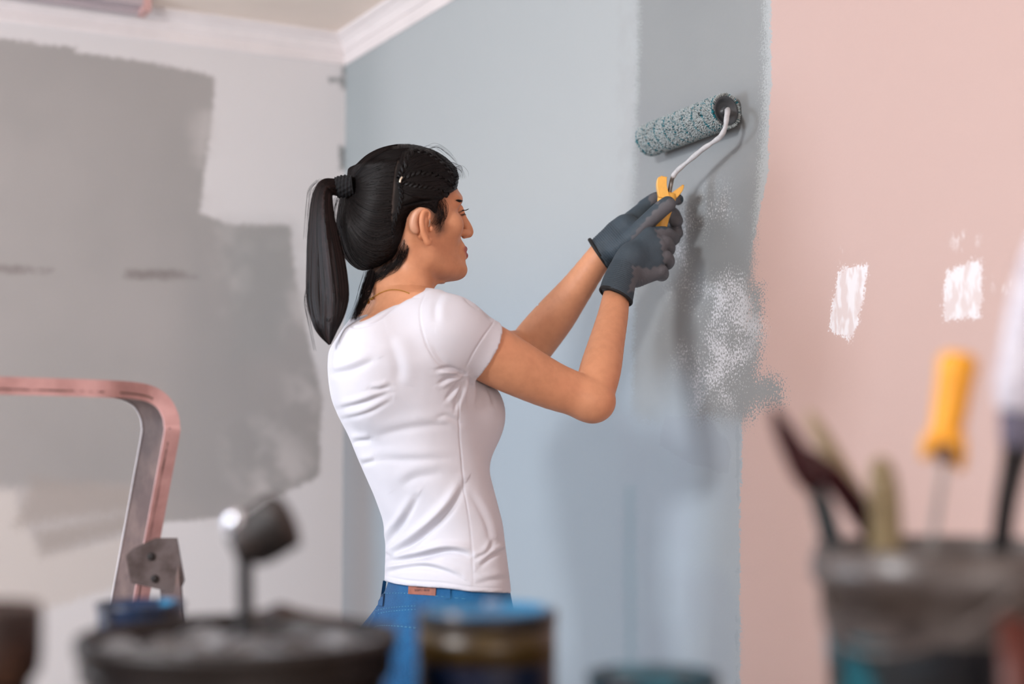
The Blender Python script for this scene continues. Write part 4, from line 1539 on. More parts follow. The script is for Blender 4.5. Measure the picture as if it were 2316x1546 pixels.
pt = patch_on('leather_patch', [(926, 1318), (988, 1322), (986, 1347), (925, 1343)], .0005, M_patch, jeans)
pt['label'] = 'small brown leather waistband patch with two lines of print'
patch_on('belt_loop', [(1008, 1320), (1020, 1321), (1020, 1354), (1008, 1353)], .001, M_denim, jeans, 3, 5)
patch_on('belt_loop', [(866, 1312), (874, 1313), (868, 1372), (858, 1370)], .002, M_denim, jeans, 3, 6)
# two lines of small print on the patch
M_print = plain('dark_print', srgb(48, 30, 40), 0.6, var=0.02)
for txt, (tx0, tx1, ty) in (('DROP FIX', (945, 968, 1330)), ('SLIGHTLY ABOVE', (940, 974, 1337))):
    cu = bpy.data.curves.new('print', 'FONT'); cu.body = txt; cu.size = 1.0; cu.align_x = 'CENTER'; cu.resolution_u = 2
    to = bpy.data.objects.new('tmp_text', cu); COL.objects.link(to)
    dg = bpy.context.evaluated_depsgraph_get()
    me = bpy.data.meshes.new_from_object(to.evaluated_get(dg))
    V = np.array([v.co[:] for v in me.vertices]); fs = [tuple(p.vertices) for p in me.polygons]
    bpy.data.objects.remove(to); bpy.data.curves.remove(cu)
    V[:, 0] = (V[:, 0] - V[:, 0].min()) / (V[:, 0].max() - V[:, 0].min())
    V[:, 1] = V[:, 1] / .7
    X = tx0 + (tx1 - tx0) * V[:, 0]; Yp = ty - 5.0 * V[:, 1] + V[:, 0] * .6
    o1, _ = on_jeans(np.stack([X, Yp], 1), .0024)
    mesh_obj('print', o1, fs, M_print, pt, smooth=False)


def stitch(name, pts, off=.0012, r=.0004):
    c = catmull(np.array(pts, float), 10)
    o, ok = on_jeans(c, off); o = o[ok]
    seg = []
    for i in range(0, len(o) - 1, 2):
        m = (o[i] + o[i + 1]) / 2
        seg.append(sweep_vf(np.array([o[i], m, o[i + 1]]), r, 5))
    v_, f_ = join_vf(seg)
    mesh_obj(name, v_, f_, M_thread, jeans)
stitch('stitching', [(864, 1342), (895, 1341), (931, 1342), (985, 1347), (1060, 1354)])
stitch('stitching', [(851, 1389), (880, 1383), (910, 1380), (945, 1378)])
stitch('stitching', [(850, 1381), (880, 1375), (910, 1372), (945, 1370)])
stitch('stitching', [(845, 1424), (852, 1416), (870, 1414), (900, 1416), (945, 1421)], r=.0007)
stitch('stitching', [(868, 1315), (858, 1350), (848, 1385), (830, 1420)])

# ------------------------------------------------------------------ gloves
ng = NT('grey_glove_knit')
sepg = ng.new('ShaderNodeAttribute'); sepg.attribute_name = 'tint'
ng.base(sepg.outputs['Color'], 0.62, spec=0.4)
ng.bump(ng.m('ADD', ng.noise(600, 2), ng.m('MULTIPLY', ng.noise(110, 3, w=2), 2.5)), 0.22, 0.0012)
M_glove = ng.mat
KNIT = np.array(srgb(60, 73, 83)); COAT = np.array(srgb(96, 96, 101))
M_hem = plain('black_hem', srgb(10, 10, 12), 0.7, var=0.05)


def glove_mesh(f, name, cuff_a, cuff_b, ribs_to, coat_pts, label=None):
    v, q = f.mesh()
    g = f.grad(v)
    ax = cuff_b - cuff_a; L = np.linalg.norm(ax); ax = ax / L
    s = (v - cuff_a) @ ax
    # knitted ribs round the cuff: fine lengthwise ridges
    e1 = np.cross(ax, [0, 0.2, 1.0]); e1 /= np.linalg.norm(e1); e2 = np.cross(ax, e1)
    th = np.arctan2((v - cuff_a) @ e2, (v - cuff_a) @ e1)
    inr = smooth01(-s, -ribs_to - .004, -ribs_to + .004)
    rib = .0006 * np.sin(s / .0040 * 2 * math.pi) * inr
    v = v + g * rib[:, None]
    px, py = proj(v)
    c = np.tile(KNIT, (len(v), 1)) * (1 - .28 * inr * (.5 - .5 * np.sin(s / .0040 * 2 * math.pi)))[:, None]
    for pts, soft in coat_pts:
        m = mask_poly(px + 2 * np.sin(py * .45), py + 2 * np.sin(px * .37 + 1), pts, soft * .45)[:, None]
        c = c * (1 - m) + COAT * m
    c[:, 3] = 1
    o = mesh_obj(name, v, q, M_glove, person, colors=c)
    if label:
        o['label'] = label
    return o


# right (near) hand: fist closed round the lower part of the handle, back of the hand to the camera
HD = 2.665
g1 = Field(P(1340, 700, 2.55) + np.array([0, -.05, 0]), P(1570, 490, 2.66) + np.array([0, .14, 0]), .0016)
wr = P(1398, 662, 2.615)
chain(g1, [P(1392, 672, 2.61), P(1400, 640, 2.625), P(1414, 606, 2.635), P(1430, 582, 2.64)], [.0315, .0300, .0275, .028], 0)
# palm block: four rays from wrist to knuckles
kn = [P(1470, 533, 2.655), P(1488, 556, 2.650), P(1486, 586, 2.650), P(1478, 612, 2.655)]
for i, k_ in enumerate(kn):
    g1.add(cone(P(1422 - i * 2, 588 + i * 10, 2.645), k_, .021, (.0165, .0165, .0155, .015)[i]), .012)
g1.add(cone(P(1430, 585, 2.665), P(1462, 560, 2.675), .024, .020), .014)
# fingers: knuckle -> mid joint -> tip curling behind the handle
fing = [[kn[0], P(1502, 528, 2.672), P(1521, 538, 2.700), P(1516, 546, 2.728), P(1494, 548, 2.738)],
        [kn[1], P(1504, 549, 2.660), P(1513, 560, 2.682), P(1509, 568, 2.712), P(1488, 568, 2.728)],
        [kn[2], P(1504, 580, 2.655), P(1512, 590, 2.674), P(1507, 598, 2.704), P(1486, 594, 2.720)],
        [kn[3], P(1494, 610, 2.655), P(1500, 620, 2.674), P(1494, 624, 2.702), P(1476, 616, 2.714)]]
rads = [[.0150, .0135, .0122, .0112, .0104], [.0152, .0135, .0122, .0112, .0104], [.0148, .0130, .0118, .0108, .0100], [.0138, .0122, .0108, .0100, .0092]]
for p_, r__ in zip(fing, rads):
    gg = g1.blank(); chain(gg, p_, r__, 0); g1.f = smin(g1.f, gg.f, .0015)
# heel of the hand / pad below the little finger
g1.add(cone(P(1424, 625, 2.65), P(1478, 612, 2.665), .0175, .0150), .010)
g1.add(cone(P(1440, 634, 2.66), P(1486, 617, 2.672), .0125, .0115), .008)
# thumb wraps up the far side of the handle
gg = g1.blank(); chain(gg, [P(1425, 575, 2.68), P(1452, 548, 2.705), P(1476, 530, 2.735), P(1498, 524, 2.748)], [.018, .0145, .0130, .0115], 0); g1.f = smin(g1.f, gg.f, .006)
cw_a = P(1393, 669, 2.613); cw_b = P(1425, 590, 2.64); axc = (P(1408, 622, 2.63) - P(1392, 672, 2.61)); axc /= np.linalg.norm(axc)
hem_n = (P(1404, 640, 2.62) - P(1393, 667, 2.615)); hem_n = hem_n + np.array([.002, 0, 0]); hem_n /= np.linalg.norm(hem_n)
g1.cut(plane_cut(cw_a, -hem_n))
gl1 = glove_mesh(g1, 'glove', cw_a, cw_b, .062, [([(1430, 600), (1470, 608), (1520, 590), (1520, 660), (1420, 660), (1432, 625)], 6), ([(1480, 518), (1560, 515), (1560, 625), (1505, 612), (1497, 566), (1492, 540)], 4)],
                 'near glove, dark knitted back and grey coated finger tips')


def hem_ring(c, n_, r, tube, parent, name='cuff_hem'):
    a = np.cross(n_, [0, 1, 0]); a /= np.linalg.norm(a); b = np.cross(n_, a)
    ring = [c + a * math.cos(t) * r + b * math.sin(t) * r * 1.0 for t in np.linspace(0, 2 * math.pi, 49)]
    V = []; Fc = []; m = 48; k = 8
    for i in range(m):
        cc_ = ring[i]; rad = (cc_ - c) / r
        for j in range(k):
            t = 2 * math.pi * j / k
            V.append(cc_ + rad * math.cos(t) * tube + n_ * math.sin(t) * tube * 1.7)
    for i in range(m):
        for j in range(k):
            Fc.append((i * k + j, ((i + 1) % m) * k + j, ((i + 1) % m) * k + (j + 1) % k, i * k + (j + 1) % k))
    return mesh_obj(name, V, Fc, M_hem, parent)
hem_ring(cw_a, hem_n, .0312, .0020, gl1)

# left (far) hand: thumb along the camera side of the handle, fingers round the back
g2 = Field(P(1315, 640, 2.66) + np.array([0, -.05, 0]), P(1570, 410, 2.72) + np.array([0, .12, 0]), .0016)
chain(g2, [P(1352, 584, 2.735), P(1374, 560, 2.73), P(1396, 536, 2.725), P(1416, 516, 2.722)], [.0330, .0315, .0290, .027], 0)
for a_, b_, ra, rb in ((P(1400, 528, 2.735), P(1462, 470, 2.765), .0235, .0165), (P(1402, 535, 2.735), P(1472, 492, 2.770), .0235, .0165), (P(1402, 545, 2.73), P(1476, 515, 2.768), .0235, .0165),
                       (P(1396, 548, 2.72), P(1470, 535, 2.765), .022, .015)):
    g2.add(cone(a_, b_, ra, rb), .012)
f2s = [[P(1458, 468, 2.762), P(1484, 450, 2.762), P(1508, 447, 2.762), P(1533, 451, 2.745)], [P(1474, 492, 2.770), P(1500, 482, 2.775), P(1520, 484, 2.765), P(1529, 499, 2.742)],
       [P(1476, 515, 2.770), P(1504, 508, 2.776), P(1524, 512, 2.768), P(1531, 527, 2.745)], [P(1470, 535, 2.766), P(1498, 532, 2.776), P(1516, 534, 2.770), P(1526, 540, 2.748)]]
r2s = [[.0150, .0135, .0120, .0108], [.0155, .0145, .0140, .0135], [.0150, .0138, .0130, .0120], [.014, .0128, .0118, .0108]]
for p_, r__ in zip(f2s, r2s):
    gg = g2.blank(); chain(gg, p_, r__, 0); g2.f = smin(g2.f, gg.f, .0015)
gg = g2.blank(); chain(gg, [P(1398, 562, 2.705), P(1432, 535, 2.688), P(1466, 500, 2.680), P(1494, 474, 2.676), P(1510, 462, 2.674)], [.0195, .0185, .0160, .0158, .0152], 0); g2.f = smin(g2.f, gg.f, .010)
g2.add(cone(P(1395, 545, 2.72), P(1440, 520, 2.715), .024, .018), .012)
cl_a = P(1355, 573, 2.735); hem2 = P(1378, 552, 2.73) - P(1352, 582, 2.735); hem2 += np.array([.006, 0, -.006]); hem2 /= np.linalg.norm(hem2)
g2.cut(plane_cut(cl_a, -hem2))
gl2 = glove_mesh(g2, 'glove', cl_a, P(1400, 530, 2.725), .058, [([(1415, 560), (1440, 520), (1478, 478), (1500, 455), (1540, 440), (1540, 480), (1470, 540), (1440, 590)], 4), ([(1512, 470), (1560, 470), (1560, 560), (1512, 560)], 4),
                 ([(1465, 440), (1490, 436), (1490, 460), (1472, 462)], 3)], 'far glove, dark knitted back and grey coated thumb')
hem_ring(cl_a, hem2, .0330, .0020, gl2)

# ------------------------------------------------------------------ paint roller
ux = np.array([-ST, CT, 0])               # along the painted wall, away from the camera
wn = np.array([-CT, -ST, 0])              # out of the painted wall, into the room
RR = 0.0335
def on_wall_cam(px, py, off):
    u, zz_ = on_main(px, py, off)
    return toc(np.array([MAIN_X - off, u, zz_]))
end_n = on_wall_cam(1641, 251, RR + .001); end_f = on_wall_cam(1470, 316, RR + .001)
axr = end_f - end_n; LR = np.linalg.norm(axr); axr /= LR
grip_top = P(1509, 430, 2.712)
roller = thing('paint_roller', 'paint-covered roller with bent wire frame and yellow handle held against the grey wall', 'paint roller', end_n)
M_plastic_y = plain('yellow_plastic', srgb(250, 186, 80), 0.35, var=0.05, scale=40)
M_cap = plain('dark_grey_plastic', srgb(70, 74, 78), 0.4, var=0.08, scale=60)
nn = NT('wet_nap'); at = nn.new('ShaderNodeAttribute'); at.attribute_name = 'tint'
nn.base(at.outputs['Color'], 0.55, spec=0.45); nn.bump(nn.noise(900, 2), 0.3, 0.001); M_nap = nn.mat
e1 = np.cross(axr, UP); e1 /= np.linalg.norm(e1); e2 = np.cross(e1, axr)
NG = np.array(srgb(176, 184, 184)); NTEAL = np.array(srgb(20, 112, 124)); ND = np.array(srgb(80, 96, 100))
def nap_col(s, th):
    st_ = (s / .031 + th / (2 * math.pi)) % 1.0
    band = abs(st_ - .5) < .04
    r_1 = rnd.random()
    if (band and r_1 < .95) or r_1 < .06:
        return NTEAL * rnd.uniform(.7, 1.3)
    return NG * rnd.uniform(.72, 1.12) if r_1 < .93 else ND
V = []; Fc = []; C_ = []
na, nb = 90, 72
rc = RR - .0055
for i in range(na):
    s = LR * i / (na - 1)
    for j in range(nb):
        th = 2 * math.pi * j / nb
        V.append(end_n + axr * s + (e1 * math.cos(th) + e2 * math.sin(th)) * rc); C_.append(ND)
for i in range(na - 1):
    for j in range(nb):
        Fc.append((i * nb + j, i * nb + (j + 1) % nb, (i + 1) * nb + (j + 1) % nb, (i + 1) * nb + j))
sleeve_o = mesh_obj('roller_sleeve', V, Fc, M_nap, roller, colors=np.array(C_))
V = []; Fc = []; C_ = []
for i in range(17000):
    s = LR * rnd.random(); th = rnd.uniform(0, 2 * math.pi)
    if i > 16000:
        s = rnd.choice((0.0, LR)) + rnd.uniform(-.002, .002)
    rad = e1 * math.cos(th) + e2 * math.sin(th); tan = -e1 * math.sin(th) + e2 * math.cos(th)
    base = end_n + axr * s + rad * (rc - .001)
    lean = axr * rnd.gauss(0, .28) + tan * rnd.gauss(0, .28)
    if i > 16000:
        lean = lean - axr * (.5 if s < LR / 2 else -.5)
    h = rnd.uniform(.0048, .0068); wd = rnd.uniform(.0008, .0013)
    tip = base + rad * h + lean * h * .6
    mid = base + rad * h * .6 + lean * h * .3
    c = nap_col(s, th); n0 = len(V)
    for (ctr, w_) in ((base, wd * .9), (mid, wd * 1.15), (tip - (tip - mid) * .2, wd * .75)):
        for k in range(4):
            a = math.pi / 2 * k + th
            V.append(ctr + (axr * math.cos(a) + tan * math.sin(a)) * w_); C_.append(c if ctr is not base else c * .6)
    V.append(tip); C_.append(c)
    for r in range(2):
        for k in range(4):
            Fc.append((n0 + r * 4 + k, n0 + r * 4 + (k + 1) % 4, n0 + r * 4 + 4 + (k + 1) % 4, n0 + r * 4 + 4 + k))
    for k in range(4):
        Fc.append((n0 + 8 + k, n0 + 8 + (k + 1) % 4, n0 + 12))
C_ = np.array(C_); C_[:, 3] = 1
# keep tufts out of the wall: press them flat against it
V = np.array(V); dw = MAIN_X - (V[:, 0] * CT + V[:, 1] * ST); push = np.clip(.0006 - dw, 0, 1)
V = V + wn * push[:, None]
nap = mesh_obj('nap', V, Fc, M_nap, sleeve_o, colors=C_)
nap['kind'] = 'stuff'
nap['label'] = 'grey paint-soaked pile with teal stripes'
v_, f_ = lathe_vf([(rc, -.001), (rc, -.0015), (rc * .93, -.003), (rc * .80, -.001), (rc * .66, .004), (rc * .45, .006), (.0085, .005), (.0085, -.002), (.0062, -.003), (.0001, -.003)], end_n, 40, axis=axr)
mesh_obj('end_cap', v_, f_, M_cap, roller)
v_, f_ = lathe_vf([(rc, .001), (rc * .9, .002), (rc * .7, -.003), (.0001, -.003)], end_f, 40, axis=axr)
mesh_obj('end_cap', v_, f_, M_cap, roller)
M_wire = plain('painted_wire', srgb(202, 203, 206), 0.5, var=0.08, scale=120, bump=0.2)
M_bare = plain('bare_steel', srgb(150, 146, 142), 0.35, metal=0.8, var=0.2, scale=80)
dn = end_n - axr * .012
wp = [end_n + axr * .02, end_n - axr * .004, dn + wn * .004, P(1644, 262, dn[1] - .025), P(1640, 288, dn[1] - .022), P(1630, 308, dn[1] - .012), P(1612, 322, dn[1] + .005), P(1590, 337, dn[1] + .022),
      P(1560, 362, 2.67), P(1533, 385, 2.695), P(1522, 400, 2.705), P(1518, 414, 2.71), P(1513, 440, 2.712)]
wp = catmull(wp, 8)
nw = len(wp); rw = .0046 + .0007 * np.sin(np.linspace(0, 34, nw)) * np.linspace(1, .4, nw) + .0004 * np.sin(np.linspace(0, 71, nw))
k_ = int(nw * .84)
v_, f_ = sweep_vf(wp[:k_], list(rw[:k_]), 14)
wire = mesh_obj('wire_frame', v_, f_, M_wire, roller)
v_, f_ = sweep_vf(wp[k_ - 1:], .0040, 14)
mesh_obj('wire_frame', v_, f_, M_bare, roller)
# handle: moulded grip with a forked collar at the top
hb = P(1478, 610, 2.700); ht = P(1510, 437, 2.712)
ha = ht - hb; HL = np.linalg.norm(ha); ha /= HL
side = np.cross(ha, np.array([0, 1, 0])); side /= np.linalg.norm(side)
if side[0] < 0:
    side = -side
dep = np.cross(ha, side)
V = []; Fc = []
sec = [(-.012, .0095, .0085), (0.0, .0115, .0100), (.03, .0125, .011), (.06, .0118, .0105), (.085, .0105, .0095), (.10, .0115, .0105), (HL - .018, .0165, .0125), (HL - .006, .0175, .013), (HL, .0150, .0115)]
n_ = 16
for (h, a, b) in sec:
    for j in range(n_):
        t = 2 * math.pi * j / n_
        ca, sa = math.cos(t), math.sin(t)
        V.append(hb + ha * h + side * (abs(ca) ** .7 * math.copysign(1, ca)) * a + dep * (abs(sa) ** .7 * math.copysign(1, sa)) * b)
for i in range(len(sec) - 1):
    for j in range(n_):
        Fc.append((i * n_ + j, i * n_ + (j + 1) % n_, (i + 1) * n_ + (j + 1) % n_, (i + 1) * n_ + j))
Fc += [tuple(range(n_)), tuple(range(len(V) - 1, len(V) - n_ - 1, -1))]
hnd = mesh_obj('handle', V, Fc, M_plastic_y, roller)
# fork prongs: curved flat tabs rising on either side
def prong(pts_px, wpx, d, thick, mat):
    V = []
    c = catmull(pts_px, 4)
    for i, (x_, y_) in enumerate(c):
        w_ = np.interp(i / (len(c) - 1), np.linspace(0, 1, len(wpx)), wpx)
        a = P(x_ - w_ / 2, y_ - w_ * .10, d); b = P(x_ + w_ / 2, y_ + w_ * .10, d)
        V += [a - np.array([0, thick / 2, 0]), b - np.array([0, thick / 2, 0]), b + np.array([0, thick / 2, 0]), a + np.array([0, thick / 2, 0])]
    m = len(c); Fc = []
    for i in range(m - 1):
        for j in range(4):
            Fc.append((i * 4 + j, i * 4 + (j + 1) % 4, (i + 1) * 4 + (j + 1) % 4, (i + 1) * 4 + j))
    Fc += [(0, 1, 2, 3), (4 * m - 1, 4 * m - 2, 4 * m - 3, 4 * m - 4)]
    return V, Fc
for pp_, ww_, dd_, tk in (([(1503, 450), (1499, 436), (1496, 420), (1497, 406), (1501, 401)], [27, 25, 23, 21, 12], 2.706, .019), ([(1515, 450), (1524, 442), (1533, 434), (1541, 425), (1544, 420)], [22, 20, 16, 9, 3], 2.716, .019)):
    v_, f_ = prong(pp_, ww_, dd_, tk, M_plastic_y)
    o_ = mesh_obj('prong', v_, f_, M_plastic_y, roller, smooth=False)
    bv_ = o_.modifiers.new('soft', 'BEVEL'); bv_.width = .0012; bv_.segments = 2

# ------------------------------------------------------------------ ladder
M_pinkpaint = plain('ladder_splashed_pink', srgb(204, 160, 158), 0.5, var=0.1, scale=14, c2=srgb(176, 134, 131), bump=0.1)
M_strip = plain('ladder_worn_brown', srgb(78, 56, 53), 0.6, scale=18, c2=srgb(108, 86, 80), bump=0.15)
M_hinge = plain('hinge_grey_steel', srgb(98, 88, 88), 0.5, metal=0.3, scale=30, c2=srgb(66, 54, 52))
M_dark = plain('dark_hole', srgb(30, 24, 24), 0.7)
BT = math.radians(38)
le = np.array([-math.cos(BT), -math.sin(BT), 0])      # along the top bar, to the left and nearer
lg = np.array([math.sin(BT), -math.cos(BT), 0])       # depth of the strip, towards the camera
A0 = P(352, 925, 2.10)                                # where the front edge turns down
def L3(e, dz, g=0.0):
    return A0 + le * e + UP * dz + lg * g
z0 = A0[2]
span = .42
def ladder_path(side_):
    # from foot up over the hoop, front edge line; side_=0 right leg, 1 left leg
    pass
foot_dz = -z0
def leg_pts(off):
    a = P(380, 985, 2.10); b = P(337, 1216, 2.14); d = (b - a) / (a[2] - b[2])
    return [a + off + d * k for k in (a[2] - .002, .8, .45, .2, .08, .0)]
pts = leg_pts(0 * le)
cr_ = [P(381, 962, 2.10), P(377, 940, 2.10), P(362, 915, 2.10), P(336, 899, 2.09), P(300, 892, 2.065)]
pts += cr_
zb_ = P(250, 889, 2.03)
pts += [zb_, zb_ + le * .07 + UP * .001]
pts += [c + le * span * 0 + (le * (2 * ((A0 - c) @ -le) + 0) if False else 0) for c in []]
far_a = leg_pts(le * (span + .02))[::-1]
pts += [zb_ + le * .20 + UP * .001, far_a[0] + UP * .055 - le * .075, far_a[0] + UP * .052 - le * .04, far_a[0] + UP * .038 - le * .012, far_a[0] + UP * .018]
pts += far_a
lean = 0.0
lad_base = (pts[0] + pts[-1]) / 2; lad_base[2] = 0
ladder = thing('step_ladder', 'paint-splashed folding step ladder with a curved top hoop by the far wall', 'ladder', lad_base)
path = catmull(pts, 6)
T = np.gradient(path, axis=0); T /= np.linalg.norm(T, axis=1)[:, None]
depth_w = .088
V1 = []; V2 = []
nrmL = np.cross(T, lg); nrmL /= np.linalg.norm(nrmL, axis=1)[:, None]
def strip(g0, g1, t0, t1):
    V = []
    for i in range(len(path)):
        for (g_, t_) in ((g0, t0), (g1, t0), (g1, t1), (g0, t1)):
            V.append(path[i] + lg * g_ + nrmL[i] * t_)
    Fc = []
    for i in range(len(path) - 1):
        for j in range(4):
            Fc.append((i * 4 + j, i * 4 + (j + 1) % 4, (i + 1) * 4 + (j + 1) % 4, (i + 1) * 4 + j))
    m = len(path)
    Fc += [(0, 1, 2, 3), (4 * m - 1, 4 * m - 2, 4 * m - 3, 4 * m - 4)]
    return V, Fc
v_, f_ = strip(-depth_w, 0, 0, .0025)
mesh_obj('hoop_rail', v_, f_, M_strip, ladder, smooth=False)
v_, f_ = strip(-.003, 0.0, -.006, .018)
fr = mesh_obj('front_flange', v_, f_, M_pinkpaint, ladder, smooth=False)
fr['label'] = 'pink paint-splashed front edge of the hoop'
v_, f_ = strip(-depth_w - .003, -depth_w, -.002, .012)
M_edge = plain('pale_edge', srgb(222, 218, 222), 0.35, metal=0.3, var=0.05)
mesh_obj('rear_flange', v_, f_, M_edge, ladder, smooth=False)
# steps between the rails
for q_ in range(3):
    dz = -.42 - .26 * q_
    d_ = (leg_pts(0 * le)[0] - leg_pts(0 * le)[-1]); d_ = d_ / -d_[2]; a = leg_pts(0 * le)[-1] + d_ * (-dz) + le * .008; b = a + le * (span + .004)
    V = []
    for p_ in (a, b):
        for (g_, t_) in ((-.09, 0), (.0, 0), (.0, .022), (-.09, .022)):
            V.append(p_ + lg * g_ - UP * t_)
    Fc = [(0, 1, 2, 3), (7, 6, 5, 4)] + [(j, (j + 1) % 4, 4 + (j + 1) % 4, 4 + j) for j in range(4)]
    mesh_obj('step', V, Fc, M_strip, ladder, smooth=False)
# hinge plates and rear legs
for sgn_, e0, in ((1, 0.0), (-1, span)):
    dref = 2.13
    if sgn_ == 1:
        quad = [(284, 1256), (300, 1240), (352, 1216), (400, 1216), (417, 1312), (404, 1342), (296, 1318)]
        front = [P(x_, y_, dref - .02) for x_, y_ in quad]
    else:
        front = [p_ + le * (span + .02) for p_ in front]
    nrm_ = np.cross(front[1] - front[0], front[-1] - front[0]); nrm_ /= np.linalg.norm(nrm_)
    if nrm_[1] < 0:
        nrm_ = -nrm_
    V = front + [p_ + nrm_ * .004 for p_ in front]; m = len(front)
    Fc = [tuple(range(m)), tuple(range(2 * m - 1, m - 1, -1))] + [(j, m + j, m + (j + 1) % m, (j + 1) % m) for j in range(m)]
    hp = mesh_obj('hinge_plate', V, Fc, M_hinge, ladder, smooth=False)
    for (hx, hy) in ((342, 1258), (350, 1308)):
        c = P(hx, hy, dref - .022) + (le * (span + .02) if sgn_ == -1 else 0)
        v_, f_ = lathe_vf([(0.0001, -.003), (.004, -.0028), (.0055, -.001), (.0055, .003)], c, 14, axis=nrm_)
        mesh_obj('rivet', v_, f_, M_dark, hp)
    off = le * (span + .02) if sgn_ == -1 else 0
    ra = [P(352, 1218, dref + .005) + off, P(398, 1222, dref - .015) + off]
    top_c = (ra[0] + ra[1]) / 2
    wv_ = (ra[1] - ra[0]) / 2
    footc = top_c + lg * .22 + np.array([.02, 0, 0]); footc[2] = 0
    V = []
    for (c, k) in ((top_c, 1.0), (footc, 1.0)):
        for (a_, b_) in ((-1, 0), (1, 0), (1, .012), (-1, .012)):
            V.append(c + wv_ * a_ * k + nrm_ * b_)
    Fc = [(0, 1, 2, 3), (7, 6, 5, 4)] + [(j, (j + 1) % 4, 4 + (j + 1) % 4, 4 + j) for j in range(4)]
    mesh_obj('rear_leg', V, Fc, M_strip, ladder, smooth=False)

# ------------------------------------------------------------------ workbench and the pots on it
TZ = 0.955
M_bench = plain('bench_board', srgb(150, 118, 88), 0.6, scale=12, c2=srgb(118, 92, 70))
bench_c = np.array([.05, 1.12, 0.0])
bench = thing('work_trestle', 'wooden trestle board in the foreground under the paint pots', 'workbench', bench_c)
v_, f_ = box_vf((-.75, .82, TZ - .03), (.80, 1.70, TZ))
mesh_obj('board', v_, f_, M_bench, bench, smooth=False)
for sx in (-.62, .66):
    for sy in (.90, 1.62):
        v_, f_ = box_vf((sx - .025, sy - .025, 0), (sx + .025, sy + .025, TZ - .03))
        mesh_obj('leg', v_, f_, M_bench, bench, smooth=False)


def splash(name, a, b, c=None, scale=9, rough=0.45, cut=(.45, .55), metal=0.0, cut2=(.6, .66)):
    n = NT(name)
    col = n.mix(n.step(n.noise(scale, 4, 0.65), *cut), a, b)
    if c:
        col = n.mix(n.step(n.noise(scale * 1.3, 4, 0.6, w=4), *cut2), col, c)
    n.base(col, rough, metal)
    n.bump(n.noise(scale * 5, 3), 0.2, 0.002)
    return n.mat


def at_z(px, py, d):
    p = P(px, py, d)
    return p


def pot(name, label, cat, px, py, d, rad, body_prof, mats, group=None, n=56):
    """A pot whose rim centre is seen at (px,py); body_prof pieces: list of (part name, profile, material, label)"""
    rimc = P(px, py, d); H = rimc[2] - TZ
    base = np.array([rimc[0], rimc[1], TZ])
    t = thing(name, label, cat, base, group)
    return t, base, H


# big bucket at the left, crusted with grey paint
bx, base, H = pot('paint_bucket', 'wide dark bucket of grey paint, largest pot in the left foreground', 'bucket', 540, 1428, 1.12, .118, None, None)
R_ = 346 * 1.12 / F_PX
M_bk = splash('bucket_dark_plastic', srgb(12, 7, 8), srgb(20, 14, 14), srgb(36, 34, 36), 10, 0.35, cut2=(.64, .7))
M_rim = splash('bucket_crusted_rim', srgb(18, 12, 13), srgb(12, 8, 9), srgb(44, 44, 48), 12, 0.5)
M_pnt = splash('wet_grey_paint', srgb(116, 119, 124), srgb(56, 52, 52), srgb(30, 26, 25), 14, 0.3)
v_, f_ = lathe_vf([(0.0001, .001), (R_ * .80, .001), (R_ * .82, .006), (R_ * .95, H - .035), (R_ * .96, H - .03)], base, 64); mesh_obj('body', v_, f_, M_bk, bx)
v_, f_ = lathe_vf([(R_ * .955, H - .034), (R_ * .99, H - .032), (R_ * 1.0, H - .022), (R_ * .985, H - .018), (R_ * 1.02, H - .014), (R_ * 1.03, H - .006), (R_ * 1.02, H - .001), (R_ * .995, H), (R_ * .96, H - .003), (R_ * .955, H - .034)], base, 64); mesh_obj('rim', v_, f_, M_rim, bx)
V = []; Fc = []
nr, ns = 16, 64
for i in range(nr):
    rr_ = R_ * .957 * i / (nr - 1)
    for j in range(ns):
        a = 2 * math.pi * j / ns; x_, y_ = rr_ * math.cos(a), rr_ * math.sin(a)
        V.append(base + np.array([x_, y_, H - .012 + .005 * math.sin(x_ * 60 + 1) * math.cos(y_ * 47) + .003 * math.sin(x_ * 130 + y_ * 90)]))
for i in range(nr - 1):
    for j in range(ns):
        Fc.append((i * ns + j, i * ns + (j + 1) % ns, (i + 1) * ns + (j + 1) % ns, (i + 1) * ns + j))
mesh_obj('paint', V, Fc, M_pnt, bx)
# round brush standing in it, bristles up
M_blackw = plain('black_lacquer', srgb(22, 20, 22), 0.3, var=0.1)
M_bris = splash('crusted_bristles', srgb(14, 11, 11), srgb(46, 33, 27), None, 30, 0.6, cut=(.4, .6))
M_chrome = plain('chrome_ring', srgb(220, 226, 235), 0.12, metal=1.0, var=0.02)
bd = 1.155
br = thing('round_brush', 'dark round brush standing upright in the wide left bucket', 'paint brush', P(556, 1428, bd))
v_, f_ = sweep_vf(catmull([P(556, 1450, bd), P(556, 1400, bd), P(555, 1330, bd), P(555, 1270, bd), P(560, 1245, bd)], 5), list(np.interp(np.linspace(0, 1, 21), [0, .3, .8, 1], [.0075, .0062, .0064, .011])), 16)
mesh_obj('brush_handle', v_, f_, M_blackw, br)
v_, f_ = sweep_vf(catmull([P(548, 1248, bd), P(575, 1225, bd), P(612, 1196, bd), P(645, 1175, bd), P(662, 1166, bd)], 5), list(np.interp(np.linspace(0, 1, 21), [0, .12, .4, .75, .93, 1], [.012, .0185, .0225, .0235, .016, .004])), 24)
mesh_obj('bristles', v_, f_, M_bris, br)
v_, f_ = sweep_vf(catmull([P(524, 1206, bd - .006), P(530, 1196, bd - .006), P(534, 1172, bd - .006), P(530, 1160, bd - .006)], 4), [.007] * 5 + [.009] * 4 + [.008] * 4, 18)
mesh_obj('ferrule', v_, f_, M_chrome, br)
v_, f_ = sweep_vf([P(524, 1205, bd - .004), P(552, 1238, bd - .001), P(562, 1256, bd)], [.006, .009, .010], 14)
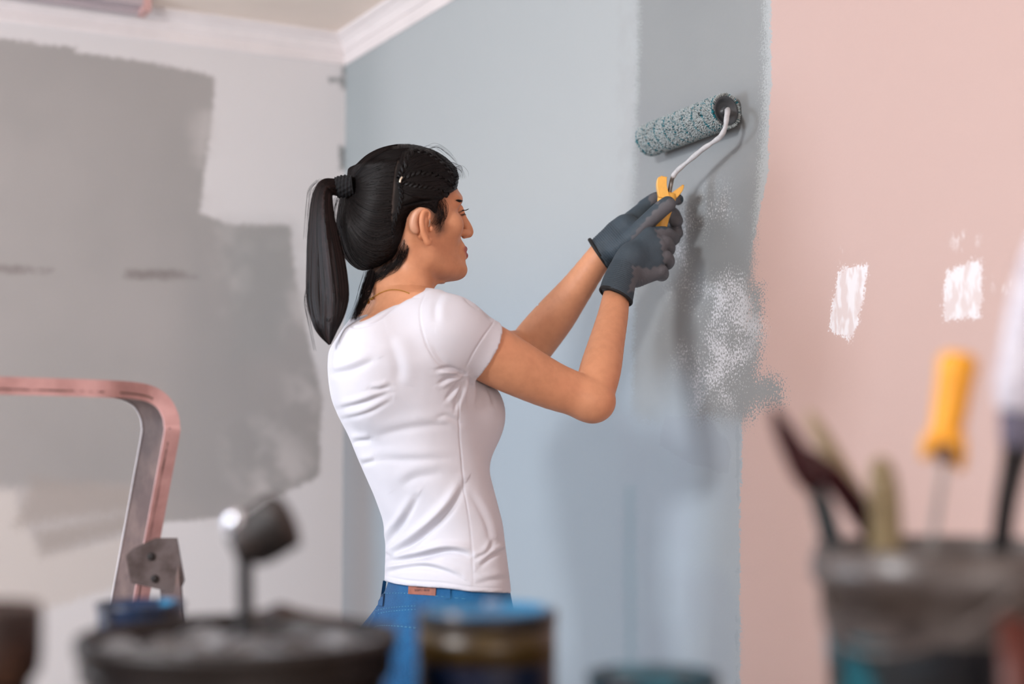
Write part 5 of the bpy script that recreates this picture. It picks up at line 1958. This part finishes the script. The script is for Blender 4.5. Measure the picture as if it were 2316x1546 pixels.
mesh_obj('neck', v_, f_, M_blackw, br)
# crusted scraper lump across the rim
sc_ = thing('paint_scraper', 'paint-crusted scraper lying across the rim of the wide left bucket', 'scraper', P(640, 1395, 1.19))
M_crust = splash('dark_crust', srgb(46, 40, 44), srgb(80, 66, 60), None, 25, 0.6)
v_, f_ = sweep_vf(catmull([P(560, 1392, 1.19), P(600, 1388, 1.19), P(632, 1382, 1.19), P(668, 1386, 1.19), P(720, 1396, 1.19), P(800, 1404, 1.19)], 5), list(np.interp(np.linspace(0, 1, 26), [0, .2, .42, .6, .8, 1], [.004, .006, .010, .006, .005, .004])), 12, section=[(1, .3), (.6, .8), (0, 1), (-.6, .8), (-1, .3), (-1, -.4), (0, -.7), (1, -.4)])
mesh_obj('blade', v_, f_, M_crust, sc_)

# blue tin behind the bucket
bt, base, H = pot('paint_tin', 'small blue tin behind the wide bucket, in front of the ladder', 'paint tin', 318, 1362, 1.45, .04, None, None)
R_ = 97 * 1.45 / F_PX
M_blue = splash('blue_enamel', srgb(10, 44, 80), srgb(18, 26, 44), srgb(30, 120, 165), 22, 0.3)
v_, f_ = lathe_vf([(0.0001, 0.001), (R_ * .96, .001), (R_ * .97, .004), (R_ * .97, H - .006)], base, 48); mesh_obj('body', v_, f_, M_blue, bt)
v_, f_ = lathe_vf([(R_ * .97, H - .006), (R_ * 1.02, H - .004), (R_ * 1.02, H), (R_ * .93, H), (R_ * .91, H - .006), (R_ * .5, H - .007), (.0001, H - .007)], base, 48); mesh_obj('lid', v_, f_, M_blue, bt)

# blue-lidded tin with an ochre band in the middle
ct_, base, H = pot('paint_tin', 'blue paint tin with a wide ochre band in front of the jeans', 'paint tin', 1101, 1378, 1.17, .057, None, None)
R_ = 157 * 1.17 / F_PX
M_lidb = splash('lid_blue_splashed', srgb(22, 96, 140), srgb(36, 120, 165), srgb(180, 180, 186), 16, 0.3, cut2=(.55, .62))
M_ochre = splash('ochre_label', srgb(62, 47, 12), srgb(46, 33, 9), None, 20, 0.35)
M_navy = plain('navy_label', srgb(4, 20, 46), 0.35, var=0.1)
M_gun = plain('tin_plate', srgb(46, 43, 43), 0.35, metal=0.5, var=0.1)
# the far rim line sits on the front edge: label bands by height
def zat(py):
    return P(1101, py, base[1] - R_)[2] - TZ
zb = zat(1512)
v_, f_ = lathe_vf([(0.0001, .001), (R_ * .985, .001), (R_ * .985, zb)], base, 56); mesh_obj('body', v_, f_, M_navy, ct_)
v_, f_ = lathe_vf([(R_ * .985, zb), (R_ * .987, zb), (R_ * .987, H - .012), (R_ * .985, H - .012)], base, 56)
lb = mesh_obj('label_band', v_, f_, M_ochre, ct_); lb['label'] = 'ochre paper band round the tin'
v_, f_ = lathe_vf([(R_ * .985, H - .012), (R_ * 1.0, H - .010), (R_ * 1.01, H - .004), (R_ * 1.0, H - .0005), (R_ * .96, H), (R_ * .93, H - .003), (R_ * .92, H - .008)], base, 56); mesh_obj('rim', v_, f_, M_gun, ct_)
v_, f_ = lathe_vf([(R_ * .925, H - .004), (R_ * .90, H + .002), (R_ * .86, H + .002), (R_ * .83, H - .003), (R_ * .4, H - .003), (.0001, H - .003)], base, 56); mesh_obj('lid', v_, f_, M_lidb, ct_)

# teal pot, only its top shows at the bottom edge
tp, base, H = pot('paint_pot', 'teal-crusted pot just showing at the bottom edge below the grey wall', 'paint pot', 1478, 1522, 1.10, .05, None, None)
R_ = 148 * 1.10 / F_PX
M_teal = splash('teal_paint', srgb(14, 84, 100), srgb(6, 30, 44), srgb(30, 120, 136), 14, 0.35)
v_, f_ = lathe_vf([(0.0001, .001), (R_ * .9, .001), (R_ * .97, H - .006), (R_ * 1.0, H - .005), (R_ * 1.0, H), (R_ * .93, H), (R_ * .9, H - .006), (R_ * .5, H + .004), (.0001, H + .006)], base, 48); mesh_obj('body', v_, f_, M_teal, tp)

# rusty jar at the left edge
jr, base, H = pot('paint_jar', 'brown-crusted pot cut off by the left edge of the picture', 'paint pot', -42, 1368, 1.02, .04, None, None)
R_ = 132 * 1.02 / F_PX
M_rust = splash('brown_crust', srgb(62, 40, 30), srgb(34, 20, 17), srgb(84, 62, 50), 20, 0.5)
M_slate = splash('slate_label', srgb(36, 38, 52), srgb(16, 13, 16), None, 14, 0.35)
v_, f_ = lathe_vf([(0.0001, .001), (R_ * .8, .001), (R_ * .82, H * .72)], base, 48); mesh_obj('body', v_, f_, M_slate, jr)
v_, f_ = lathe_vf([(R_ * .82, H * .70), (R_ * .96, H * .74), (R_ * 1.0, H * .8), (R_ * 1.0, H - .008), (R_ * .96, H), (R_ * .88, H), (R_ * .86, H - .01), (.0001, H - .012)], base, 48); mesh_obj('lid', v_, f_, M_rust, jr)

# white pail of tools at the right
pl, base, H = pot('tool_pail', 'grimy off-white plastic pail of brushes at the right edge, streaked with dark and teal paint', 'pail', 2150, 1232, 1.05, .1, None, None)
R_ = 300 * 1.05 / F_PX
M_pailrim = splash('pail_white_plastic', srgb(90, 84, 82), srgb(70, 62, 59), srgb(48, 41, 39), 8, 0.35)
npl = NT('pail_body_print')
sp_ = npl.new('ShaderNodeSeparateXYZ'); npl.link(npl.coord(), sp_.inputs[0])
lab = npl.mix(npl.step(npl.noise(9, 3), .4, .6), srgb(16, 20, 26), srgb(32, 40, 46))
lab = npl.mix(npl.step(npl.noise(13, 3, w=3), .56, .64), lab, srgb(34, 90, 102))
wht = npl.mix(npl.step(npl.noise(16, 4, w=5), .56, .66), srgb(112, 108, 110), srgb(46, 52, 60))
hz = npl.step(npl.m('ADD', sp_.outputs[2], npl.m('MULTIPLY', npl.noise(14, 3, w=7), .05)), H - .032, H - .018)
npl.base(npl.mix(hz, lab, wht), 0.3); M_pailb = npl.mat
v_, f_ = lathe_vf([(0.0001, .001), (R_ * .86, .001), (R_ * .93, H - .06), (R_ * .935, H - .045)], base, 64); mesh_obj('body', v_, f_, M_pailb, pl)
v_, f_ = lathe_vf([(R_ * .935, H - .046), (R_ * .955, H - .044), (R_ * .955, H - .030), (R_ * 1.0, H - .028), (R_ * 1.03, H - .022), (R_ * 1.03, H - .010), (R_ * 1.0, H - .007), (R_ * 1.0, H), (R_ * .97, H + .001), (R_ * .955, H - .004), (R_ * .93, H - .06), (R_ * .86, .008), (.0001, .008)], base, 64); mesh_obj('rim', v_, f_, M_pailrim, pl)
dl = base[1]
bail = catmull([P(1862, 1330, dl - .01), P(1868, 1400, dl - .035), P(1905, 1455, dl - .07), P(1990, 1478, dl - .095), P(2100, 1462, dl - .107), P(2215, 1405, dl - .107), P(2320, 1330, dl - .10), P(2420, 1290, dl - .05), P(2440, 1300, dl)], 6)
v_, f_ = sweep_vf(bail, .0030, 12); mesh_obj('bail_handle', v_, f_, M_pailrim, pl)

M_maroon = plain('maroon_lacquer', srgb(52, 10, 20), 0.25, var=0.15, scale=20)
M_ferr = plain('steel_teal_ferrule', srgb(60, 84, 92), 0.3, metal=0.7, var=0.15)
M_cream = plain('pale_wood', srgb(176, 160, 132), 0.5, scale=25, c2=srgb(150, 134, 108))
M_olive = plain('worn_wood', srgb(122, 106, 72), 0.5, scale=25, c2=srgb(150, 134, 100))
flat8 = [(1, 0), (.8, .25), (.3, .4), (-.3, .4), (-.8, .25), (-1, 0), (-.8, -.25), (-.3, -.4), (.3, -.4), (.8, -.25)]


def tool_path(px_pts, d0, d1):
    m = len(px_pts)
    return catmull([P(x_, y_, d0 + (d1 - d0) * i / (m - 1)) for i, (x_, y_) in enumerate(px_pts)], 5)


def radii(path, ks, vs, d):
    return list(np.interp(np.linspace(0, 1, len(path)), ks, np.array(vs) * d / F_PX))


dt = 1.03
b1 = thing('paint_brush', 'dark maroon brush handle pointing up-left, leftmost tool in the grimy pail', 'paint brush', P(1890, 1240, dt), 'brushes standing in the pail')
pth = tool_path([(1745, 918), (1768, 965), (1795, 1015), (1822, 1062), (1845, 1105)], dt - .02, dt)
v_, f_ = sweep_vf(pth, radii(pth, [0, .08, .35, .7, .9, 1], [3, 13, 25, 34, 30, 20], dt), section=flat8, up=(0, 1, 0)); mesh_obj('brush_handle', v_, f_, M_maroon, b1)
pth = tool_path([(1842, 1095), (1862, 1150), (1890, 1260), (1920, 1400)], dt, dt + .03)
v_, f_ = sweep_vf(pth, radii(pth, [0, .3, 1], [20, 24, 26], dt), section=flat8, up=(0, 1, 0)); mesh_obj('ferrule', v_, f_, M_ferr, b1)
b2 = thing('paint_brush', 'maroon brush handle crossing behind the leftmost brush in the grimy pail', 'paint brush', P(1975, 1240, dt + .05), 'brushes standing in the pail')
pth = tool_path([(1806, 1010), (1850, 1045), (1890, 1085), (1930, 1135), (1975, 1200), (2040, 1300)], dt + .03, dt + .06)
v_, f_ = sweep_vf(pth, radii(pth, [0, .1, .35, .6, 1], [4, 16, 28, 30, 30], dt), section=flat8, up=(0, 1, 0)); mesh_obj('brush_handle', v_, f_, M_maroon, b2)
b3 = thing('paint_brush', 'pale grey wooden brush handle behind the maroon ones in the grimy pail', 'paint brush', P(1960, 1240, dt + .09), 'brushes standing in the pail')
pth = tool_path([(1826, 928), (1852, 975), (1882, 1030), (1912, 1080), (1980, 1200), (2030, 1290)], dt + .07, dt + .10)
v_, f_ = sweep_vf(pth, radii(pth, [0, .1, .35, .7, 1], [4, 15, 24, 24, 22], dt), section=flat8, up=(0, 1, 0)); mesh_obj('brush_handle', v_, f_, M_cream, b3)
b4 = thing('paint_brush', 'olive wooden brush handle with a hanging hole, centre of the grimy pail', 'paint brush', P(2002, 1240, dt + .02), 'brushes standing in the pail')
pth = tool_path([(1990, 1032), (1994, 1065), (1999, 1110), (2002, 1170), (2004, 1260), (2006, 1350)], dt + .02, dt + .02)
v_, f_ = sweep_vf(pth, radii(pth, [0, .08, .25, .45, 1], [5, 22, 32, 37, 38], dt), section=flat8, up=(0, 1, 0)); mesh_obj('brush_handle', v_, f_, M_olive, b4)
v_, f_ = lathe_vf([(.0001, -.0062), (.0032, -.0062), (.0036, -.0045), (.0036, 0)], P(1994, 1085, dt + .02), 14, axis=(0, 1, 0)); mesh_obj('hanging_hole', v_, f_, M_cream, b4)
# small roller with yellow grip, upside down in the pail
M_yel = plain('amber_plastic', srgb(236, 164, 24), 0.35, scale=20, c2=srgb(224, 146, 16))
M_brownc = plain('brown_core', srgb(92, 56, 30), 0.5, var=0.1)
mr = thing('mini_roller', 'small roller standing upside down in the grimy pail, amber yellow grip up', 'paint roller', P(2112, 1250, dt + .03))
pth = tool_path([(2170, 798), (2162, 850), (2152, 910), (2142, 965), (2134, 1005)], dt + .03, dt + .03)
v_, f_ = sweep_vf(pth, radii(pth, [0, .03, .10, .35, .75, 1], [30, 40, 46, 42, 38, 36], dt), 20); mesh_obj('handle', v_, f_, M_yel, mr)
for (a_, b_) in (((2116, 985), (2088, 1038)), ((2162, 985), (2172, 1065)), ((2140, 990), (2142, 1050))):
    pth = tool_path([a_, ((a_[0] + b_[0]) / 2, (a_[1] + b_[1]) / 2), b_], dt + .02, dt + .02)
    v_, f_ = sweep_vf(pth, radii(pth, [0, .6, 1], [24, 20, 8], dt), section=flat8, up=(0, 1, 0)); mesh_obj('prong', v_, f_, M_yel, mr)
v_, f_ = sweep_vf(tool_path([(2140, 1005), (2139, 1025), (2138, 1046)], dt + .01, dt + .01), 22 * dt / F_PX, 16); mesh_obj('core', v_, f_, M_brownc, mr)
v_, f_ = sweep_vf(tool_path([(2137, 1040), (2128, 1100), (2118, 1160), (2110, 1230), (2104, 1330)], dt + .03, dt + .03), .0026, 10); mesh_obj('wire_frame', v_, f_, M_bare, mr)
# big white-bristled brush at the right edge, bristles up
M_wbris = plain('white_bristles', srgb(214, 212, 222), 0.7, scale=60, c2=srgb(176, 172, 186))
M_violet = plain('violet_grey_band', srgb(96, 92, 112), 0.4, var=0.15)
wb = thing('paint_brush', 'large white-bristled brush with black handle leaning out at the right edge', 'paint brush', P(2270, 1250, dt))
pth = tool_path([(2420, 470), (2375, 600), (2345, 740), (2322, 860), (2312, 930)], dt - .01, dt)
v_, f_ = sweep_vf(pth, radii(pth, [0, .12, .45, .8, 1], [20, 60, 72, 70, 58], dt), section=flat8, up=(0, 1, 0)); mesh_obj('bristles', v_, f_, M_wbris, wb)
pth = tool_path([(2316, 915), (2310, 965), (2303, 1015)], dt, dt)
v_, f_ = sweep_vf(pth, radii(pth, [0, .5, 1], [56, 50, 40], dt), section=flat8, up=(0, 1, 0)); mesh_obj('ferrule', v_, f_, M_violet, wb)
pth = tool_path([(2304, 1005), (2290, 1070), (2276, 1140), (2266, 1220), (2258, 1320)], dt, dt + .01)
v_, f_ = sweep_vf(pth, radii(pth, [0, .2, .6, 1], [36, 30, 26, 24], dt), section=flat8, up=(0, 1, 0)); mesh_obj('brush_handle', v_, f_, M_blackw, wb)
rb = thing('wooden_stick', 'reddish wooden stirring stick leaning outside the grimy pail at the right edge', 'stirring stick', P(2296, 1600, dt - .13))
M_red = plain('red_brown_wood', srgb(84, 34, 24), 0.5, scale=20)
v_, f_ = sweep_vf([P(2300, 1400, .925), P(2306, 1560, .905), np.array([P(2310, 1620, .895)[0], .895, TZ + .001])], [.011, .011, .011], section=[(1, .2), (-1, .2), (-1, -.2), (1, -.2)], up=(0, 1, 0)); mesh_obj('stick', v_, f_, M_red, rb)
